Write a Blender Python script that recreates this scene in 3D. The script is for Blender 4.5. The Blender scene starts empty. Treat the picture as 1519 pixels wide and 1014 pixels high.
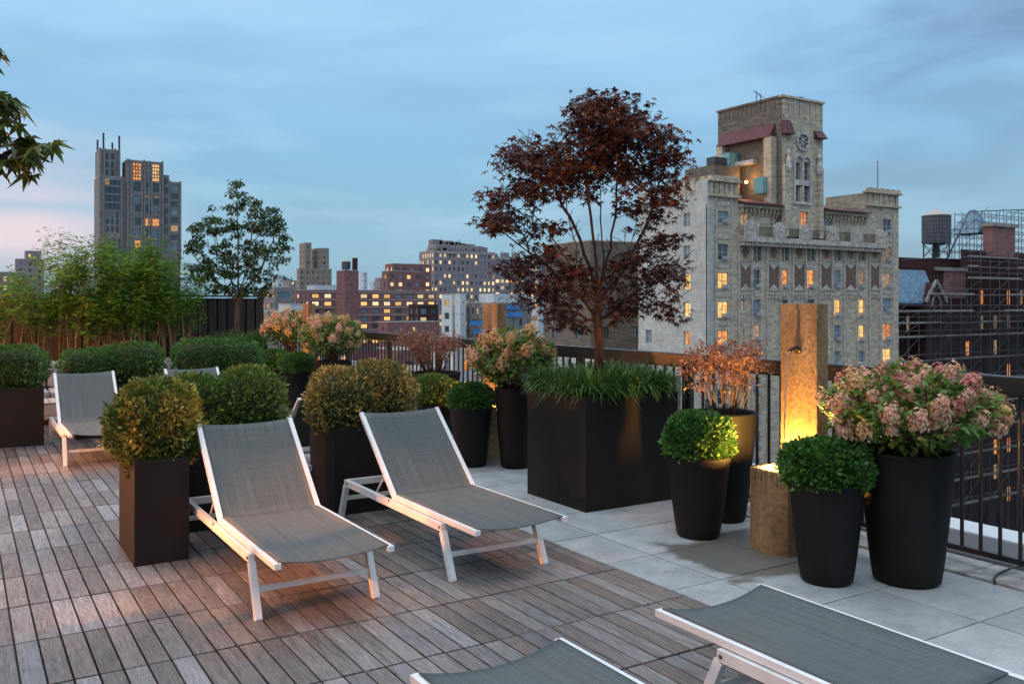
import bpy, bmesh, math, random
import numpy as np
from mathutils import Vector, Matrix, noise
R = math.radians
random.seed(7)
sc = bpy.context.scene
col = sc.collection

# ------------------------------------------------------------ camera
F = 1309.0; EYE = 1.6; HOR = 450.0; CXP = 759.5
YAW = math.atan(819.5/1309)
S_, C_ = math.sin(YAW), math.cos(YAW)
cam = bpy.data.cameras.new('camera'); camo = bpy.data.objects.new('camera', cam); col.objects.link(camo)
cam.sensor_width = 36; cam.lens = 36*F/1519; cam.shift_y = -57/1519
cam.clip_start = 0.1; cam.clip_end = 6000
camo.location = (0, 0, EYE); camo.rotation_euler = (R(90), 0, -YAW)
sc.camera = camo

# ------------------------------------------------------------ world, sun, exposure
w = bpy.data.worlds.new('World'); sc.world = w; w.use_nodes = True
nt = w.node_tree; nt.nodes.clear()
def N(t, typ, **k):
    n = t.nodes.new(typ)
    for a, b in k.items(): setattr(n, a, b)
    return n
def mathn(t, op, a, b=None, c=None, clamp=False):
    n = N(t, 'ShaderNodeMath', operation=op, use_clamp=clamp)
    for i, v in enumerate((a, b, c)):
        if v is None: continue
        if isinstance(v, (int, float)): n.inputs[i].default_value = v
        else: t.links.new(v, n.inputs[i])
    return n.outputs[0]
def ramp(t, fac, stops, interp='LINEAR'):
    n = N(t, 'ShaderNodeValToRGB'); cr = n.color_ramp; cr.interpolation = interp
    while len(cr.elements) < len(stops): cr.elements.new(0.5)
    for e, (p, c) in zip(cr.elements, stops):
        e.position = p; e.color = (c[0], c[1], c[2], 1) if isinstance(c, (tuple, list)) else (c, c, c, 1)
    if fac is not None: t.links.new(fac, n.inputs[0])
    return n.outputs[0]
def mixc(t, fac, a, b, blend='MIX'):
    n = N(t, 'ShaderNodeMix', data_type='RGBA', blend_type=blend)
    for i, v in ((0, fac), (6, a), (7, b)):
        if isinstance(v, (int, float)): n.inputs[i].default_value = v
        elif isinstance(v, (tuple, list)): n.inputs[i].default_value = (*v[:3], 1)
        else: t.links.new(v, n.inputs[i])
    return n.outputs[2]
def srgb(r, g, b):
    f = lambda u: (u/255/12.92) if u/255 <= .04045 else ((u/255+.055)/1.055)**2.4
    return (f(r), f(g), f(b))
tc = N(nt, 'ShaderNodeTexCoord')
sep = N(nt, 'ShaderNodeSeparateXYZ'); nt.links.new(tc.outputs['Generated'], sep.inputs[0])
zel = sep.outputs[2]
base = ramp(nt, zel, [(0.0, srgb(94,140,166)), (0.06, srgb(100,148,178)), (0.17, srgb(104,151,185)), (0.26, srgb(122,165,199)), (0.37, srgb(140,177,207)), (0.8, srgb(226,232,240)), (1.0, srgb(236,240,245))])
mp = N(nt, 'ShaderNodeMapping'); mp.inputs['Scale'].default_value = (1.5, 1.5, 6.0); mp.inputs['Location'].default_value = (2.3, 0.4, 1.7)
nt.links.new(tc.outputs['Generated'], mp.inputs[0])
n1 = N(nt, 'ShaderNodeTexNoise'); n1.inputs['Scale'].default_value = 1.7; n1.inputs['Detail'].default_value = 5; n1.inputs['Roughness'].default_value = .5; n1.inputs['Distortion'].default_value = .4
nt.links.new(mp.outputs[0], n1.inputs['Vector'])
# east (right) side darker greyer cloud, pink band to the north-west (left, low)
side = mathn(nt, 'SUBTRACT', mathn(nt, 'MULTIPLY', sep.outputs[0], C_), mathn(nt, 'MULTIPLY', sep.outputs[1], S_))  # -1 left .. 1 right of the view axis
cl = ramp(nt, n1.outputs[0], [(0.45, 0.0), (0.62, 1.0)])
rightw = ramp(nt, side, [(-.1, .35), (0.36, 1.0)])
clw = mathn(nt, 'MULTIPLY', mathn(nt, 'MULTIPLY', cl, rightw), .85)
c1 = mixc(nt, clw, base, srgb(88,120,154))
mp2 = N(nt, 'ShaderNodeMapping'); mp2.inputs['Scale'].default_value = (2.0, 2.0, 9.0); mp2.inputs['Location'].default_value = (7.1, 3.3, .2)
nt.links.new(tc.outputs['Generated'], mp2.inputs[0])
n2 = N(nt, 'ShaderNodeTexNoise'); n2.inputs['Scale'].default_value = 2.2; n2.inputs['Detail'].default_value = 4
nt.links.new(mp2.outputs[0], n2.inputs['Vector'])
lightc = mathn(nt, 'MULTIPLY', ramp(nt, n2.outputs[0], [(0.47, 0.0), (0.7, 1.0)]), .5)
c2 = mixc(nt, mathn(nt, 'MULTIPLY', lightc, ramp(nt, side, [(-.1, 1.0), (.35, .45)])), mixc(nt, 1.0, c1, ramp(nt, side, [(-.05, (1,1,1)), (.5, (.80,.84,.90))]), 'MULTIPLY'), srgb(146,178,202))
pk_el = ramp(nt, zel, [(0.0, .0), (0.03, .25), (0.06, .95), (0.085, 1.0), (0.098, .35), (0.105, .75), (0.125, .40), (0.20, 0.0)])
pk_az = ramp(nt, mathn(nt, 'MULTIPLY', side, -1), [(0.33, 0.0), (0.47, 1.0), (.7, 1.0)])
pk_n = ramp(nt, n2.outputs[0], [(0.3, .7), (0.6, 1.0)])
pk = mathn(nt, 'MULTIPLY', mathn(nt, 'MULTIPLY', pk_el, pk_az), pk_n)
c3 = mixc(nt, pk, c2, srgb(190,172,188))
# below the horizon: dusky city murk
below = ramp(nt, mathn(nt, 'ADD', mathn(nt, 'MULTIPLY', zel, 10), .5), [(0.35, 0.0), (0.5, 1.0)])
c4 = mixc(nt, below, srgb(70,80,92), c3)
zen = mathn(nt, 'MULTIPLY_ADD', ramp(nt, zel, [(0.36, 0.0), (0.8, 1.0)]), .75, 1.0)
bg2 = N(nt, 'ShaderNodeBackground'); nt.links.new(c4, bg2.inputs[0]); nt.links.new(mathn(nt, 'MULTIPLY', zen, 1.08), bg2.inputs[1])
sky = N(nt, 'ShaderNodeTexSky', sky_type='NISHITA', sun_disc=False)
SUN_EL, SUN_ROT = R(4), R(-70)
sky.sun_elevation = SUN_EL; sky.sun_rotation = SUN_ROT
bg1 = N(nt, 'ShaderNodeBackground'); nt.links.new(sky.outputs[0], bg1.inputs[0]); bg1.inputs[1].default_value = 0.05
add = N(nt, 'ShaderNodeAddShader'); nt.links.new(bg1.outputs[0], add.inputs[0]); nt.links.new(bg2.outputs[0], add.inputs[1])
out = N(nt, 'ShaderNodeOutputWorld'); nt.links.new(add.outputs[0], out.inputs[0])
w.cycles_visibility.camera = True
sun = bpy.data.lights.new('sun', 'SUN'); suno = bpy.data.objects.new('sun', sun); col.objects.link(suno)
sun.energy = 0.25; sun.angle = R(20); sun.color = (1, .82, .72)
sd = Vector((math.sin(SUN_ROT)*math.cos(R(14)), math.cos(SUN_ROT)*math.cos(R(14)), math.sin(R(14))))
suno.rotation_euler = sd.to_track_quat('Z', 'Y').to_euler()
sc.view_settings.view_transform = 'Standard'; sc.view_settings.look = 'None'
sc.view_settings.exposure = 0.38; sc.view_settings.gamma = 1
sc.cycles.max_bounces = 6; sc.cycles.transparent_max_bounces = 8
sc.cycles.sample_clamp_indirect = 3.0
try: sc.cycles.use_denoising = True
except Exception: pass

# ------------------------------------------------------------ survey helpers (photo measure -> place in the world)
def at(x, d, y=None):
    l = d*(x-CXP)/F
    return (d*S_+l*C_, d*C_-l*S_) if y is None else (d*S_+l*C_, d*C_-l*S_, EYE+(HOR-y)*d/F)
def zat(y, d): return EYE+(HOR-y)*d/F
def onY(x, Y, y=None):          # wall plane facing south at Y
    k = (x-CXP)/F; d = Y/(C_-k*S_); X = d*(S_+k*C_)
    return X if y is None else (X, zat(y, d))
def onX(x, X, y=None):
    k = (x-CXP)/F; d = X/(S_+k*C_); Y = d*(C_-k*S_)
    return Y if y is None else (Y, zat(y, d))

# ------------------------------------------------------------ materials
MC = {}
def pmat(name, c1, c2=None, scale=6, rough=.6, bump=0, bscale=60, island=0, metal=0, spec=.4, stretch=(1,1,1), hue=0, trans=0, detail=4, obj=0, contrast=(.35,.65)):
    if name in MC: return MC[name]
    m = bpy.data.materials.new(name); m.use_nodes = True; t = m.node_tree
    b = t.nodes['Principled BSDF']; b.inputs['Roughness'].default_value = rough; b.inputs['Metallic'].default_value = metal
    b.inputs['Specular IOR Level'].default_value = spec
    tc = N(t, 'ShaderNodeTexCoord'); mp = N(t, 'ShaderNodeMapping'); mp.inputs['Scale'].default_value = stretch
    t.links.new(tc.outputs['Object'], mp.inputs[0])
    src = None
    if c2 is not None:
        n = N(t, 'ShaderNodeTexNoise'); n.inputs['Scale'].default_value = scale; n.inputs['Detail'].default_value = detail
        t.links.new(mp.outputs[0], n.inputs['Vector'])
        src = mixc(t, ramp(t, n.outputs[0], [(contrast[0], 0.0), (contrast[1], 1.0)]), c1, c2)
    else:
        rgb = N(t, 'ShaderNodeRGB'); rgb.outputs[0].default_value = (*c1, 1); src = rgb.outputs[0]
    if island or hue or obj:
        hs = N(t, 'ShaderNodeHueSaturation')
        g = N(t, 'ShaderNodeNewGeometry'); rnd = g.outputs['Random Per Island']
        if obj:
            oi = N(t, 'ShaderNodeObjectInfo'); rnd = oi.outputs['Random']; island = island or obj
        v = mathn(t, 'MULTIPLY_ADD', rnd, 2*island, 1-island)
        t.links.new(v, hs.inputs['Value'])
        if hue:
            r2 = mathn(t, 'FRACT', mathn(t, 'MULTIPLY', rnd, 7.31))
            t.links.new(mathn(t, 'MULTIPLY_ADD', r2, 2*hue, .5-hue), hs.inputs['Hue'])
        t.links.new(src, hs.inputs['Color']); src = hs.outputs[0]
    t.links.new(src, b.inputs['Base Color'])
    if bump:
        n = N(t, 'ShaderNodeTexNoise'); n.inputs['Scale'].default_value = bscale; n.inputs['Detail'].default_value = 5
        t.links.new(mp.outputs[0], n.inputs['Vector'])
        bn = N(t, 'ShaderNodeBump'); bn.inputs['Strength'].default_value = bump; bn.inputs['Distance'].default_value = .02
        t.links.new(n.outputs[0], bn.inputs['Height']); t.links.new(bn.outputs[0], b.inputs['Normal'])
    if trans:
        tr = N(t, 'ShaderNodeBsdfTranslucent'); t.links.new(src, tr.inputs[0])
        mx = N(t, 'ShaderNodeMixShader'); mx.inputs[0].default_value = trans
        o = t.nodes['Material Output']
        t.links.new(b.outputs[0], mx.inputs[1]); t.links.new(tr.outputs[0], mx.inputs[2]); t.links.new(mx.outputs[0], o.inputs[0])
    MC[name] = m
    return m
def brickmat(name, c1, c2, mortar, bw=.6, bh=.22, stain=None, rough=.85, msize=.03, soft=.5):
    if name in MC: return MC[name]
    m = bpy.data.materials.new(name); m.use_nodes = True; t = m.node_tree
    b = t.nodes['Principled BSDF']; b.inputs['Roughness'].default_value = rough; b.inputs['Specular IOR Level'].default_value = .2
    tc = N(t, 'ShaderNodeTexCoord'); sp = N(t, 'ShaderNodeSeparateXYZ'); t.links.new(tc.outputs['Object'], sp.inputs[0])
    cb = N(t, 'ShaderNodeCombineXYZ'); t.links.new(mathn(t, 'ADD', sp.outputs[0], sp.outputs[1]), cb.inputs[0]); t.links.new(sp.outputs[2], cb.inputs[1])
    br = N(t, 'ShaderNodeTexBrick'); t.links.new(cb.outputs[0], br.inputs['Vector'])
    br.inputs['Scale'].default_value = 1; br.inputs['Brick Width'].default_value = bw; br.inputs['Row Height'].default_value = bh; br.inputs['Mortar Size'].default_value = msize
    br.inputs['Color1'].default_value = (*c1, 1); br.inputs['Color2'].default_value = (*c2, 1); br.inputs['Mortar'].default_value = (*mortar, 1)
    n = N(t, 'ShaderNodeTexNoise'); n.inputs['Scale'].default_value = .45; n.inputs['Detail'].default_value = 8; n.inputs['Roughness'].default_value = .65
    t.links.new(tc.outputs['Object'], n.inputs['Vector'])
    s = mixc(t, mathn(t, 'MULTIPLY', ramp(t, n.outputs[0], [(.35, 0.0), (.7, 1.0)]), soft), br.outputs[0], stain or tuple(v*.6 for v in c1))
    n2 = N(t, 'ShaderNodeTexNoise'); n2.inputs['Scale'].default_value = 2.6; n2.inputs['Detail'].default_value = 6; n2.inputs['Roughness'].default_value = .7
    mpz = N(t, 'ShaderNodeMapping'); mpz.inputs['Scale'].default_value = (1, 1, .25); t.links.new(tc.outputs['Object'], mpz.inputs[0]); t.links.new(mpz.outputs[0], n2.inputs['Vector'])
    s = mixc(t, .5, s, mixc(t, 1.0, s, ramp(t, n2.outputs[0], [(.3, .62), (.7, 1.22)]), 'MULTIPLY'))
    t.links.new(s, b.inputs['Base Color'])
    MC[name] = m
    return m
def litmat(name, c1, c2, strength, scale=2.2):
    if name in MC: return MC[name]
    m = bpy.data.materials.new(name); m.use_nodes = True; t = m.node_tree; t.nodes.clear()
    tc = N(t, 'ShaderNodeTexCoord'); oi = N(t, 'ShaderNodeObjectInfo')
    va = N(t, 'ShaderNodeVectorMath', operation='ADD'); t.links.new(tc.outputs['Object'], va.inputs[0])
    cb = N(t, 'ShaderNodeCombineXYZ'); t.links.new(mathn(t, 'MULTIPLY', oi.outputs['Random'], 57.), cb.inputs[0]); t.links.new(cb.outputs[0], va.inputs[1])
    n = N(t, 'ShaderNodeTexNoise'); n.inputs['Scale'].default_value = scale; n.inputs['Detail'].default_value = 3
    t.links.new(va.outputs[0], n.inputs['Vector'])
    c = mixc(t, ramp(t, n.outputs[0], [(.4, 0.0), (.62, 1.0)]), c1, c2)
    e = N(t, 'ShaderNodeEmission'); t.links.new(c, e.inputs[0])
    t.links.new(mathn(t, 'MULTIPLY', mathn(t, 'MULTIPLY_ADD', oi.outputs['Random'], .8, .6), strength), e.inputs[1])
    o = N(t, 'ShaderNodeOutputMaterial'); t.links.new(e.outputs[0], o.inputs[0])
    MC[name] = m
    return m
M = {}
M['white_metal'] = pmat('white powder coat', (.72,.71,.69), (.80,.79,.77), 9, .42, .05, 90, spec=.5)
M['black'] = pmat('dark bronze fibreglass', (.012,.0095,.009), (.030,.024,.021), 1.6, .62, .10, 140, spec=.16, contrast=(.3,.8), detail=9, stretch=(1,1,.45))
M['potblack'] = pmat('matt black pot', (.008,.0075,.0072), (.024,.021,.019), 2.2, .62, .12, 140, spec=.16, contrast=(.3,.8), detail=9, stretch=(1,1,.45))
M['rail'] = pmat('black steel rail', (.018,.015,.015), (.032,.024,.022), 5, .38, .05, 60, spec=.5)
M['soil'] = pmat('potting soil', (.02,.014,.01), (.05,.035,.022), 40, .95, .6, 80)
M['bark'] = pmat('maple bark', (.040,.018,.013), (.085,.040,.028), 14, .8, .5, 40, stretch=(1,1,.25))
M['barkgrey'] = pmat('grey brown bark', (.08,.055,.04), (.15,.11,.08), 14, .8, .5, 40, stretch=(1,1,.25))
M['box'] = pmat('boxwood leaf', (.07,.14,.02), (.20,.24,.045), 3.2, .5, island=.5, hue=.03, trans=.22)
M['boxgold'] = pmat('lamp tinted boxwood leaf', (.095,.14,.024), (.46,.34,.065), 3.6, .5, island=.55, hue=.03, trans=.22, contrast=(.42,.62))  # gold patches paint warm lamp highlights into the leaf colour
M['boxbrown'] = pmat('lamp browned boxwood leaf', (.13,.13,.03), (.46,.30,.08), 5, .5, island=.55, hue=.03, trans=.22, contrast=(.35,.6))  # golden brown of lamp-lit foliage put into the leaf colour
M['boxdark'] = pmat('dark boxwood leaf', (.04,.125,.018), (.09,.20,.035), 4, .5, island=.5, hue=.02, trans=.22)
M['boxcore'] = pmat('boxwood gap shade', (.012,.018,.006), (.030,.036,.012), 30, .95)  # inner body painted dark as the shade in leaf gaps
M['maple'] = pmat('red maple leaf', (.058,.020,.015), (.125,.038,.023), 3, .5, island=.55, hue=.015, trans=.25)
M['dog'] = pmat('dogwood leaf', (.028,.062,.020), (.070,.115,.030), 3, .5, island=.45, hue=.02, trans=.25)
M['bamboo'] = pmat('bamboo leaf', (.05,.15,.014), (.20,.36,.03), 2.2, .5, island=.5, hue=.02, trans=.35)
M['cane'] = pmat('bamboo cane', (.13,.10,.04), (.24,.18,.08), 6, .5)
M['grass'] = pmat('liriope blade', (.045,.125,.02), (.13,.21,.04), 5, .6, island=.45, hue=.02, trans=.2)
M['hleaf'] = pmat('hydrangea leaf', (.07,.17,.03), (.19,.28,.06), 5, .5, island=.4, hue=.02, trans=.3)
M['pink'] = pmat('pink hydrangea floret', (.70,.36,.24), (.82,.58,.40), 14, .7, island=.25, hue=.02, trans=.25, obj=0)
M['pinkd'] = pmat('deep pink hydrangea floret', (.60,.20,.17), (.72,.36,.27), 14, .7, island=.25, hue=.02, trans=.25)
M['tan'] = pmat('tan hydrangea floret', (.62,.36,.15), (.74,.50,.25), 14, .7, island=.25, hue=.02, trans=.2)
M['dry'] = pmat('dried rust floret', (.19,.080,.050), (.36,.19,.13), 14, .7, island=.35, hue=.02, trans=.2)
M['stem'] = pmat('woody stem', (.075,.042,.028), (.13,.078,.048), 20, .8)
M['concrete'] = pmat('lamp tinted weathered concrete', (.20,.115,.05), (.38,.235,.11), 4, .7, .35, 50, detail=7, stretch=(1,1,.45))  # ochre base colour carries the warm lamp light
M['fence'] = pmat('dark stained fence board', (.030,.021,.018), (.058,.040,.034), 3, .7, .2, 50, stretch=(6,6,.6), island=.3)
M['cushion'] = pmat('taupe cushion', (.33,.29,.28), (.38,.34,.32), 8, .9, .1, 120)
M['wood'] = pmat('pale teak', (.38,.33,.28), (.48,.43,.38), 8, .7, .1, 60)
M['stucco'] = pmat('pale stucco', (.42,.40,.37), (.50,.48,.45), 5, .9, .2, 60)
M['glassd'] = pmat('dark window glass', (.035,.05,.065), (.06,.085,.11), .5, .08, spec=.9)
M['glassb'] = pmat('blue window glass', (.14,.20,.25), (.22,.30,.36), .5, .12, spec=.9)
M['lit'] = litmat('lit window yellow', (.95,.42,.09), (1.0,.74,.30), .78)
M['lito'] = litmat('lit window orange', (.75,.17,.035), (1.0,.55,.18), .72)
M['litw'] = litmat('lit window cream', (.85,.52,.22), (1.0,.86,.56), .85)
M['litdim'] = litmat('dim window', (.32,.20,.13), (.55,.36,.2), .6)
M['framew'] = pmat('pale window frame', (.42,.42,.42), None, rough=.6)
M['framed'] = pmat('dark window frame', (.06,.06,.065), None, rough=.6)
M['ac'] = pmat('air conditioner casing', (.38,.38,.37), (.5,.5,.48), 5, .6)
M['trim'] = pmat('pale terracotta trim', (.42,.36,.33), (.68,.62,.58), 2.2, .8, .4, 8, detail=8)
M['trim2'] = pmat('weathered terracotta', (.40,.325,.26), (.68,.57,.48), 2.6, .8, .4, 8, detail=8)
M['panel'] = pmat('ochre terracotta panel', (.34,.21,.12), (.52,.36,.22), 2.5, .8, .4, 8, detail=8)
M['paneld'] = pmat('brown terracotta inset', (.15,.085,.065), (.26,.15,.11), 3, .8, .4, 8, detail=8)
M['rooftile'] = pmat('oxblood roof tile', (.10,.032,.036), (.17,.058,.062), 3, .7, .3, 12)
M['castle'] = brickmat('buff brick', (.78,.63,.45), (.44,.345,.245), (.60,.50,.37), .75, .30, stain=(.34,.28,.22))
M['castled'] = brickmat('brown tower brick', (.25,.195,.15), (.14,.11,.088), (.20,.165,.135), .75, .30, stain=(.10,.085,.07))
M['castlew'] = brickmat('whitewashed brick', (.64,.63,.58), (.50,.49,.46), (.5,.5,.48), .75, .30, stain=(.35,.32,.28), soft=.7)
M['redbrick'] = brickmat('red brick', (.36,.165,.145), (.28,.125,.115), (.32,.19,.18), .9, .45, stain=(.11,.05,.045))
M['darkbrick'] = brickmat('dark red brick', (.10,.036,.030), (.065,.026,.024), (.07,.04,.035), .9, .45, stain=(.035,.022,.022))
M['tanbrick'] = brickmat('tan brick', (.40,.31,.23), (.31,.24,.18), (.34,.28,.22), .9, .45, stain=(.22,.18,.15))
M['pinkbrick'] = brickmat('hazed mauve brick', (.42,.32,.31), (.33,.25,.25), (.38,.32,.32), .9, .45, stain=(.16,.12,.12))  # distance haze put into the colour, paler and cooler
M['greybrick'] = brickmat('grey stone', (.34,.29,.265), (.26,.23,.215), (.30,.27,.255), 1.2, .6, stain=(.13,.12,.12))
M['paint'] = pmat('pale painted render', (.50,.53,.54), (.60,.62,.62), .6, .85, detail=6)
M['bluenet'] = pmat('blue construction netting', (.05,.20,.50), (.09,.29,.62), .8, .8)
M['darkroof'] = pmat('tar roof', (.07,.07,.075), (.13,.13,.135), .3, .9)
M['paleroof'] = pmat('silver coated roof', (.42,.44,.46), (.55,.57,.58), .2, .8)
M['slate'] = pmat('blue grey slate', (.12,.20,.27), (.22,.33,.42), 2, .45, .3, 8)
M['teal'] = pmat('teal copper duct', (.13,.32,.33), (.22,.42,.42), 2, .6)
M['tank'] = pmat('water tank wood', (.075,.075,.085), (.14,.13,.14), 2, .8, .3, 10, stretch=(4,4,.3))
M['scaf'] = pmat('scaffold tube', (.09,.08,.085), (.17,.15,.15), 2, .6)
M['scafd'] = pmat('dark scaffold tube', (.045,.055,.07), (.08,.09,.11), 2, .6)
M['plank'] = pmat('scaffold plank', (.26,.21,.18), (.38,.32,.28), 2, .8)
M['netting'] = pmat('dark debris netting', (.05,.035,.035), (.09,.06,.055), .5, .9)
M['asphalt'] = pmat('city ground', (.05,.05,.055), (.09,.09,.09), .05, .9)

# sling fabric: fine woven stripes
def slingmat():
    m = bpy.data.materials.new('grey sling fabric'); m.use_nodes = True; t = m.node_tree; b = t.nodes['Principled BSDF']
    b.inputs['Roughness'].default_value = .75; b.inputs['Specular IOR Level'].default_value = .25
    tc = N(t, 'ShaderNodeTexCoord'); mp = N(t, 'ShaderNodeMapping'); mp.inputs['Scale'].default_value = (190, 1.6, 1.6); t.links.new(tc.outputs['Object'], mp.inputs[0])
    n = N(t, 'ShaderNodeTexNoise'); n.inputs['Scale'].default_value = 1; n.inputs['Detail'].default_value = 3; t.links.new(mp.outputs[0], n.inputs['Vector'])
    mp2 = N(t, 'ShaderNodeMapping'); mp2.inputs['Scale'].default_value = (4, 260, 260); t.links.new(tc.outputs['Object'], mp2.inputs[0])
    n2 = N(t, 'ShaderNodeTexNoise'); n2.inputs['Scale'].default_value = 1; n2.inputs['Detail'].default_value = 2; t.links.new(mp2.outputs[0], n2.inputs['Vector'])
    f = mathn(t, 'ADD', mathn(t, 'MULTIPLY', n.outputs[0], .6), mathn(t, 'MULTIPLY', n2.outputs[0], .4))
    t.links.new(ramp(t, f, [(.34, (.068,.078,.076)), (.64, (.124,.138,.134))]), b.inputs['Base Color'])
    bn = N(t, 'ShaderNodeBump'); bn.inputs['Strength'].default_value = .25; bn.inputs['Distance'].default_value = .003; t.links.new(f, bn.inputs['Height']); t.links.new(bn.outputs[0], b.inputs['Normal'])
    return m
M['sling'] = slingmat()
def deckmat():
    m = bpy.data.materials.new('weathered ipe'); m.use_nodes = True; t = m.node_tree; b = t.nodes['Principled BSDF']
    tc = N(t, 'ShaderNodeTexCoord'); g = N(t, 'ShaderNodeNewGeometry'); rnd = g.outputs['Random Per Island']
    va = N(t, 'ShaderNodeVectorMath', operation='MULTIPLY'); t.links.new(tc.outputs['Object'], va.inputs[0]); va.inputs[1].default_value = (38, 3.2, 1)
    cb = N(t, 'ShaderNodeCombineXYZ'); t.links.new(mathn(t, 'MULTIPLY', rnd, 131.), cb.inputs[0]); t.links.new(mathn(t, 'MULTIPLY', rnd, 77.), cb.inputs[1])
    vb = N(t, 'ShaderNodeVectorMath', operation='ADD'); t.links.new(va.outputs[0], vb.inputs[0]); t.links.new(cb.outputs[0], vb.inputs[1])
    n = N(t, 'ShaderNodeTexNoise'); n.inputs['Scale'].default_value = 1; n.inputs['Detail'].default_value = 6; n.inputs['Roughness'].default_value = .62; n.inputs['Distortion'].default_value = 2.4
    t.links.new(vb.outputs[0], n.inputs['Vector'])
    r2 = mathn(t, 'FRACT', mathn(t, 'MULTIPLY', rnd, 17.3))
    plank = ramp(t, rnd, [(0.0, (.20,.150,.125)), (.18, (.27,.262,.262)), (.36, (.150,.112,.092)), (.52, (.36,.335,.31)), (.66, (.235,.175,.142)), (.82, (.42,.42,.43)), (.92, (.30,.245,.21)), (1.0, (.175,.165,.165))])
    grain = ramp(t, n.outputs[0], [(.30, .40), (.42, .78), (.54, 1.04), (.70, 1.55)])
    plank = mixc(t, .28, plank, (.265,.222,.195))
    c = mixc(t, 1.0, plank, grain, 'MULTIPLY')
    nb = N(t, 'ShaderNodeTexNoise'); nb.inputs['Scale'].default_value = 1.1; nb.inputs['Detail'].default_value = 5; t.links.new(tc.outputs['Object'], nb.inputs['Vector'])
    c = mixc(t, 1.0, c, ramp(t, nb.outputs[0], [(.3, (.72,.72,.74)), (.7, (1.2,1.17,1.15))]), 'MULTIPLY')
    c = mixc(t, 1.0, c, (.76,.775,.79), 'MULTIPLY')
    t.links.new(c, b.inputs['Base Color'])
    t.links.new(ramp(t, n.outputs[0], [(.3, .50), (.7, .32)]), b.inputs['Roughness']); b.inputs['Specular IOR Level'].default_value = .45
    bn = N(t, 'ShaderNodeBump'); bn.inputs['Strength'].default_value = .35; bn.inputs['Distance'].default_value = .004; t.links.new(n.outputs[0], bn.inputs['Height']); t.links.new(bn.outputs[0], b.inputs['Normal'])
    return m
M['deck'] = deckmat()
def stonemat():
    m = bpy.data.materials.new('bluestone paver'); m.use_nodes = True; t = m.node_tree; b = t.nodes['Principled BSDF']
    tc = N(t, 'ShaderNodeTexCoord'); g = N(t, 'ShaderNodeNewGeometry'); rnd = g.outputs['Random Per Island']
    n = N(t, 'ShaderNodeTexNoise'); n.inputs['Scale'].default_value = 3.5; n.inputs['Detail'].default_value = 9; n.inputs['Roughness'].default_value = .68; t.links.new(tc.outputs['Object'], n.inputs['Vector'])
    n3 = N(t, 'ShaderNodeTexNoise'); n3.inputs['Scale'].default_value = 60; n3.inputs['Detail'].default_value = 4; t.links.new(tc.outputs['Object'], n3.inputs['Vector'])
    c = ramp(t, n.outputs[0], [(.3, (.29,.30,.30)), (.5, (.38,.39,.385)), (.7, (.47,.475,.465))])
    c = mixc(t, 1.0, c, ramp(t, n3.outputs[0], [(.32, .84), (.5, 1.0), (.75, 1.06)]), 'MULTIPLY')
    c = mixc(t, 1.0, c, ramp(t, rnd, [(0, .86), (1, 1.1)]), 'MULTIPLY')
    # splash-wet stone round each fountain
    sp = N(t, 'ShaderNodeSeparateXYZ'); t.links.new(tc.outputs['Object'], sp.inputs[0])
    nw = N(t, 'ShaderNodeTexNoise'); nw.inputs['Scale'].default_value = 2.6; nw.inputs['Detail'].default_value = 6; t.links.new(tc.outputs['Object'], nw.inputs['Vector'])
    wet = None
    for cx, cy, rx, ry in ((4.45, 3.98, .75, .62), (4.45, 7.95, .55, .6), (4.5, 13.8, .6, .7)):
        dx = mathn(t, 'DIVIDE', mathn(t, 'SUBTRACT', sp.outputs[0], cx), rx); dy = mathn(t, 'DIVIDE', mathn(t, 'SUBTRACT', sp.outputs[1], cy), ry)
        rr = mathn(t, 'SQRT', mathn(t, 'ADD', mathn(t, 'POWER', mathn(t, 'ABSOLUTE', dx), 2), mathn(t, 'POWER', mathn(t, 'ABSOLUTE', dy), 2)))
        wv = mathn(t, 'ADD', rr, mathn(t, 'MULTIPLY_ADD', nw.outputs[0], 1.6, -.80))
        wv = ramp(t, wv, [(.80, 1.0), (.98, 0.0)])
        wet = wv if wet is None else mathn(t, 'MAXIMUM', wet, wv)
    c = mixc(t, mathn(t, 'MULTIPLY', wet, .80), c, (.10,.088,.07))
    t.links.new(c, b.inputs['Base Color'])
    t.links.new(mathn(t, 'MULTIPLY_ADD', wet, -.32, .68), b.inputs['Roughness']); b.inputs['Specular IOR Level'].default_value = .35
    bn = N(t, 'ShaderNodeBump'); bn.inputs['Strength'].default_value = .3; bn.inputs['Distance'].default_value = .004; t.links.new(n3.outputs[0], bn.inputs['Height']); t.links.new(bn.outputs[0], b.inputs['Normal'])
    return m
M['stone'] = stonemat()
def emis(name, c, s):
    m = bpy.data.materials.new(name); m.use_nodes = True; t = m.node_tree; t.nodes.clear()
    e = N(t, 'ShaderNodeEmission'); e.inputs[0].default_value = (*c, 1); e.inputs[1].default_value = s
    o = N(t, 'ShaderNodeOutputMaterial'); t.links.new(e.outputs[0], o.inputs[0]); return m
M['bulb'] = emis('lamp lens', (1, .55, .16), 12)
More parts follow.
